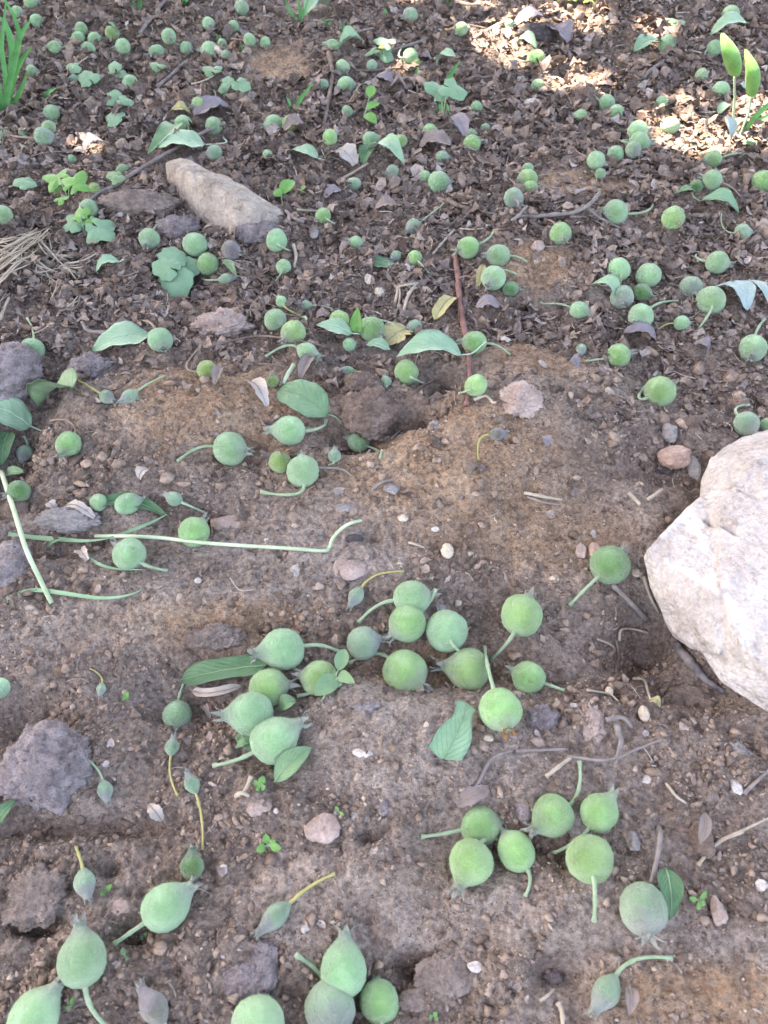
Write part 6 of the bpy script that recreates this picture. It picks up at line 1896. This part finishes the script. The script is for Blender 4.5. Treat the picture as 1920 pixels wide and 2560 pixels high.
twig([(1540, 1800, 2), (1545, 1830, 4), (1552, 1850, 4), (1545, 1885, 3), (1538, 1912, 2)], 15, 'grey', 'curled grey dry stem with a flared top below the big rock', w2=8)
twig([(1515, 1800, 4), (1540, 1794, 6), (1560, 1796, 5), (1580, 1820, 2)], 14, 'grey', 'grey flared dry sepal atop the curled stem', w2=8)
twig([(1580, 1697, 2), (1610, 1700, 3), (1620, 1730, 3), (1628, 1755, 3)], 7, 'straw', 'bent yellow stalk of the withered bud')
twig([(1468, 1725, 2), (1520, 1735, 2), (1545, 1752, 2)], 7, 'straw', 'thin pale rootlet left of the tan pebbles', w2=4)
twig([(1540, 1600, 2), (1546, 1640, 3), (1540, 1680, 2)], 7, 'brown', 'thin upright brown rootlet near the hollow')
twig([(1492, 1597, 3), (1520, 1608, 3), (1535, 1618, 2)], 7, 'straw', 'short pale root bit near the hollow')
twig([(1548, 1602, 3), (1553, 1575, 4), (1580, 1572, 4), (1620, 1582, 3)], 8, 'straw', 'looping dry stalk above the hollow')
twig([(1425, 1892, 3), (1520, 1900, 3), (1600, 1870, 4), (1655, 1848, 3)], 8, 'grey', 'thin grey stem slanting up to a purple scrap')
twig([(1665, 1958, 2), (1690, 1990, 3), (1715, 2008, 3)], 8, 'straw', 'small pale stem ending in a white bud bit')
twig([(1860, 1985, 2), (1895, 1950, 3), (1935, 1915, 3)], 10, 'grey', 'grey straw below the ragged grey clod')
twig([(1850, 2080, 2), (1890, 2060, 3), (1935, 2040, 3)], 7, 'straw', 'thin straw end at the side edge')
twig([(1310, 1232, 2), (1360, 1242, 3), (1405, 1250, 2)], 9, 'straw', 'flat dry straw on gritty soil, upper of two')
twig([(1318, 1242, 2), (1360, 1256, 3), (1400, 1262, 2)], 7, 'grey', 'flat dry straw on gritty soil, lower of two')
twig([(1572, 1232, 3), (1590, 1250, 5), (1600, 1262, 3)], 11, 'straw', 'short tan straw left of the gap by the big rock')
twig([(1618, 1250, 3), (1640, 1235, 5), (1655, 1225, 4)], 11, 'straw', 'short tan straw crossing near the gap by the big rock')
twig([(1022, 1356, 2), (1042, 1362, 3), (1062, 1370, 2)], 6, 'straw', 'short straw right of the bent straw end')
twig([(960, 1387, 2), (975, 1405, 3), (985, 1425, 3)], 6, 'grey', 'thin dry stem meeting the bent yellow stalk')
twig([(930, 1225, 2), (955, 1205, 4), (985, 1200, 3)], 8, 'grey', 'bent grey stem end resting on an angular chip')
twig([(1083, 634, 2), (1105, 608, 3), (1135, 575, 4)], 7, 'straw', 'tan stick above the dry yellow stems')
twig([(855, 447, 3), (885, 430, 4), (920, 408, 5)], 7, 'straw', 'pale stick left of the fruit under the curled leaf')
twig([(742, 525, 2), (800, 528, 3), (870, 530, 2)], 6, 'straw', 'level pale stalk passing behind a small bright fruit')
twig([(733, 610, 3), (740, 640, 3), (735, 668, 2)], 9, 'straw', 'short cream straw right of the fruit at the stone end')
twig([(715, 528, 3), (735, 545, 3), (760, 556, 2)], 9, 'grey', 'grey stick beneath the oval-leaved sprout')
twig([(1120, 500, 3), (1150, 515, 4), (1172, 518, 2)], 14, 'brown', 'thick brown stub between the bright large fruit and its twig', w2=6)
twig([(1170, 508, 2), (1200, 495, 4), (1225, 485, 3)], 8, 'straw', 'pale stick right of the thick brown stub')
twig([(0, 800, 3), (10, 770, 4), (22, 745, 4)], 9, 'straw', 'short straw at the side edge below the dry straw clump')
twig([(310, 952 - 120, 2), (225, 828, 4), (205, 805, 4)], 10, 'grey', 'thin grey stick left of the broad pale leaf')
twig([(735, 912, 5), (718, 938, 4), (708, 960, 2)], 12, 'greenstraw', 'stubby pale green stalk above the dark round-tipped leaf')
twig([(480, 925, 2), (492, 890, 4), (503, 860, 4)], 9, 'brown', 'brown stalk rising left of the half-buried fruit')
twig([(520, 868, 4), (580, 852, 5), (650, 840, 4), (740, 850, 3), (820, 868, 2)], 6, 'brown', 'thin brown root running under the tangle')
twig([(645, 910, 2), (690, 912, 3), (715, 918, 2)], 5, 'brown', 'short reddish root below the spindle-shaped tangle fruit')
twig([(1030, 985, 2), (1055, 965, 4), (1085, 950, 3)], 7, 'brown', 'brown root near the fruit under the folded leaf')
twig([(1185, 1000, 2), (1215, 990, 3), (1232, 1006, 3), (1240, 1005, 3)], 8, 'straw', 'curled pale stem end near the twig foot')
twig([(700, 1345 - 380, 3), (708, 935, 4), (722, 915, 4)], 7, 'brown', 'tiny brown stem by the yellow-green fruit')
twig([(780, 1020 + 150, 2), (850, 1172, 3), (880, 1190, 2)], 6, 'grey', 'pale rootlet below the small pointed bud')
twig([(980, 1095, 2), (1000, 1075, 3)], 6, 'grey', 'small rootlet right of the soil crack')
twig([(508, 1285, 2), (528, 1300, 3), (530, 1335, 2)], 7, 'brown', 'bent brown stem left of the pinkish stone')
twig([(2075 - 1500, 1445, 2), (600, 1475, 2), (640, 1474, 2)], 3, 'straw', 'hair-thin fibre on pinkish soil')
twig([(600, 1880 - 230, 3), (560, 1660, 3), (530, 1672, 3)], 5, 'brown', 'thin brown rib lying on the long dark leaf')
twig([(628, 1940, 3), (618, 1965, 3), (605, 1985, 2)], 11, 'straw', 'pale dry stalk below the largest front fruit')
twig([(590, 1990, 2), (605, 1982, 5), (622, 1990, 2)], 12, 'straw', 'pale forked stalk end beneath the largest front fruit')

# clump of dry straw at the left
Bc = hitg(60, 640, 0.0)
cl = empty('dry_straw_clump', tuple(Bc), 'clump of bleached dry grass stalks at the side edge', 'straw clump')
rs = random.Random(5)
for k, (pts, w) in enumerate((
        ([(-20, 690, 4), (30, 650, 10), (80, 610, 9), (125, 570, 3)], 10), ([(-20, 640, 5), (25, 615, 12), (70, 590, 9), (110, 575, 3)], 10),
        ([(-20, 720, 3), (10, 690, 8), (50, 650, 10), (90, 640, 4)], 11), ([(-10, 610, 4), (30, 600, 9), (95, 585, 4)], 8),
        ([(-15, 668, 5), (20, 640, 11), (60, 605, 10), (100, 585, 4)], 8), ([(80, 640, 6), (110, 665, 6), (140, 680, 3)], 10),
        ([(85, 585, 4), (118, 620, 6), (150, 655, 4), (190, 690, 2)], 9), ([(130, 640, 4), (165, 640, 6), (205, 638, 3)], 15),
        ([(160, 660, 3), (205, 652, 5), (245, 632, 3)], 10), ([(125, 560, 3), (105, 600, 6), (125, 640, 3)], 7),
        ([(155, 775, 2), (178, 760, 4), (195, 740, 3)], 8), ([(-10, 800, 3), (8, 775, 5), (20, 745, 4)], 9), ([(-10, 620, 6), (40, 640, 9), (75, 655, 3)], 7),
        ([(126, 750, 2), (140, 720, 4), (145, 690, 3)], 6), ([(115, 680, 3), (125, 700, 4), (120, 715, 2)], 7), ([(160, 668, 4), (185, 680, 4), (200, 692, 2)], 12))):
    L = ground_line(pts, 12)
    v_, f_ = tube(L, [w * 0.33 * px2m(p) * (1 - 0.5 * (i / 12)) for i, p in enumerate(L)], 6, 0.15, k)
    mesh_obj('stalk', v_, f_, M_TWIG['straw'], cl)
    for q in range(3):
        o2 = [(p[0] + rs.uniform(-22, 22), p[1] + rs.uniform(-16, 16), max(1.5, p[2] + rs.uniform(-3, 2))) for p in pts]
        L = ground_line(o2, 12)
        v_, f_ = tube(L, [w * rs.uniform(0.12, 0.3) * px2m(p) * (1 - 0.6 * (i / 12)) for i, p in enumerate(L)], 5, 0.15, k)
        mesh_obj('stalk', v_, f_, M_TWIG['straw'], cl)
# dry yellow stems
Bc = hitg(1000, 760, 0.0)
cl = empty('dry_stem_bundle', tuple(Bc), 'small bundle of thin cream-yellow stems above the tangle', 'stem bundle')
for k, (pts, w) in enumerate((([(970, 800, 2), (985, 765, 4), (992, 738, 6), (995, 716, 7)], 7), ([(985, 795, 2), (995, 765, 4), (1000, 740, 6), (998, 716, 7)], 6), ([(1000, 802, 2), (1012, 765, 5), (1020, 740, 6), (1040, 710, 5)], 8),
                              ([(995, 716, 7), (1020, 712, 6), (1048, 708, 4)], 5), ([(1018, 735, 6), (1035, 722, 5), (1052, 718, 3)], 6))):
    L = ground_line(pts, 10)
    v_, f_ = tube(L, w * 0.5 * px2m(L[0]), 6, 0.1, k)
    mesh_obj('stem', v_, f_, M_TWIG['straw'], cl)

# ------------------------------------------------------------------ the apple tree overhead that shades the place; out of view, its crown is cut open along the sun rays to place the sun patches
def build_tree():
    rs = np.random.RandomState(17)
    sunh = np.array(SUNV)
    target = np.array([0.1, 0.75, 0])
    cz = 1.5
    cen = target + sunh / sunh[2] * cz
    troot = empty('apple_tree', (cen[0] - 0.6, cen[1] + 0.9, 0), 'spreading fruit tree overhead whose crown shades the littered ground', 'tree')
    gx, gy = cen[0] - 0.6, cen[1] + 0.9
    g0 = lowg(gx, gy)
    v_, f_ = tube(spline([np.array([gx, gy, g0 - 0.1]), np.array([gx + .04, gy - .03, 0.5]), np.array([gx, gy - .1, 1.1]), np.array([gx + .15, gy - .25, 1.8])], 16), list(np.linspace(0.13, 0.075, 17)), 14, 0.12, 3)
    mesh_obj('trunk', v_, f_, M_TWIG['treebark'], troot)
    for k in range(9):
        a = 2 * math.pi * k / 9 + 0.3
        s = np.array([gx + .08, gy - .17, 1.45 + 0.04 * k])
        e = cen + np.array([math.cos(a) * 1.5, math.sin(a) * 1.5, 0.05 * (k % 3)])
        m_ = (s + e) / 2 + np.array([0, 0, 0.3])
        v_, f_ = tube(spline([s, m_, e], 12), list(np.linspace(0.05, 0.008, 13)), 8, 0.15, k)
        mesh_obj('branch', v_, f_, M_TWIG['treebark'], troot)
    n = 95000
    a = rs.rand(n) * 2 * np.pi; r = np.sqrt(rs.rand(n)) * 1.5
    C = np.stack([cen[0] + r * np.cos(a), cen[1] + r * np.sin(a), cz + (rs.rand(n) - 0.5) * 0.5 * np.sqrt(np.clip(1.1 - (r / 1.6) ** 2, 0.05, 1))], 1)
    L = rs.uniform(0.038, 0.066, n); W = L * rs.uniform(0.5, 0.65, n)
    B = np.array([[-.5, 0, 0], [-.2, -.42, .08], [.2, -.4, .08], [.5, 0, -.05], [.2, .4, .08], [-.2, .42, .08], [0, 0, 0]])
    V = np.repeat(B[None], n, 0) * np.stack([L, W, L], 1)[:, None, :]
    V = np.einsum('nij,nvj->nvi', frame_from(rs, n, 0.9), V) + C[:, None, :]
    G = V - sunh[None, None] * (V[:, :, 2:3] / sunh[2])
    keep = np.ones(n, bool)
    for (px, py, rx, ry) in SUNP:
        c = at_z(px, py); e1 = at_z(px + rx, py); e2 = at_z(px, py - ry)
        ra = abs(e1[0] - c[0]) * 1.1 + 0.008; rb = abs(e2[1] - c[1]) * 1.1 + 0.008
        q = ((G[:, :, 0] - c[0]) / ra) ** 2 + ((G[:, :, 1] - c[1]) / rb) ** 2
        keep &= q.min(1) > 1
    V = V[keep][:, :6]; n = len(V)
    q = np.array([[0, 1, 2, 3], [0, 3, 4, 5]])
    Fc = (q[None] + (np.arange(n) * 6)[:, None, None]).reshape(-1, 4)
    m = bpy.data.materials.new('apple_leaf'); m.use_nodes = True
    t = m.node_tree; out = t.nodes['Material Output']; t.nodes.remove(t.nodes['Principled BSDF'])
    d = t.nodes.new('ShaderNodeBsdfDiffuse'); d.inputs[0].default_value = (0.06, 0.10, 0.04, 1)
    tr = t.nodes.new('ShaderNodeBsdfTranslucent'); tr.inputs[0].default_value = (0.10, 0.17, 0.05, 1)
    mx = t.nodes.new('ShaderNodeMixShader'); mx.inputs[0].default_value = 0.35
    t.links.new(d.outputs[0], mx.inputs[1]); t.links.new(tr.outputs[0], mx.inputs[2]); t.links.new(mx.outputs[0], out.inputs[0])
    o = mesh_obj('crown', V.reshape(-1, 3), Fc, m, troot, smooth=False)
    o['kind'] = 'stuff'


SUNP = [(236, 368, 16, 6), (1010, 8, 26, 8), (1022, 140, 20, 14), (1072, 155, 22, 7), (1115, 172, 16, 5), (1130, 112, 22, 12), (1235, 122, 52, 20), (1275, 150, 36, 12), (1295, 92, 14, 9), (1478, 85, 32, 14), (1410, 69, 15, 8),
        (1420, 204, 34, 18), (1492, 192, 18, 6), (1655, 110, 12, 12), (1662, 314, 16, 10), (1724, 360, 52, 14), (1760, 340, 30, 8), (1724, 256, 26, 6), (1900, 268, 26, 14), (1855, 345, 14, 14), (1900, 300, 20, 8), (1215, 30, 16, 4)]
build_tree()

# ------------------------------------------------------------------ the loose stuff, last
build_crumbs(95000, 3, 0.00028, 0.0013, 'soil_crumbs', M_CRUMB, crumb_dens, 'loose brown crumbs of soil strewn over the ground', small=True)
build_crumbs(13000, 4, 0.0007, 0.0042, 'soil_lumps', M_CRUMB, lump_dens, 'coarser broken lumps of brown soil over the ground', (0.0, 0.75), 0.3)
build_crumbs(2200, 5, 0.0008, 0.0034, 'fine_gravel', M_CRUMB, crumb_dens, 'small pale grit and gravel lying in the soil', (0.35, 1.0), 0.3)
build_flakes(42000, 11)
build_chaff(4200, 21)
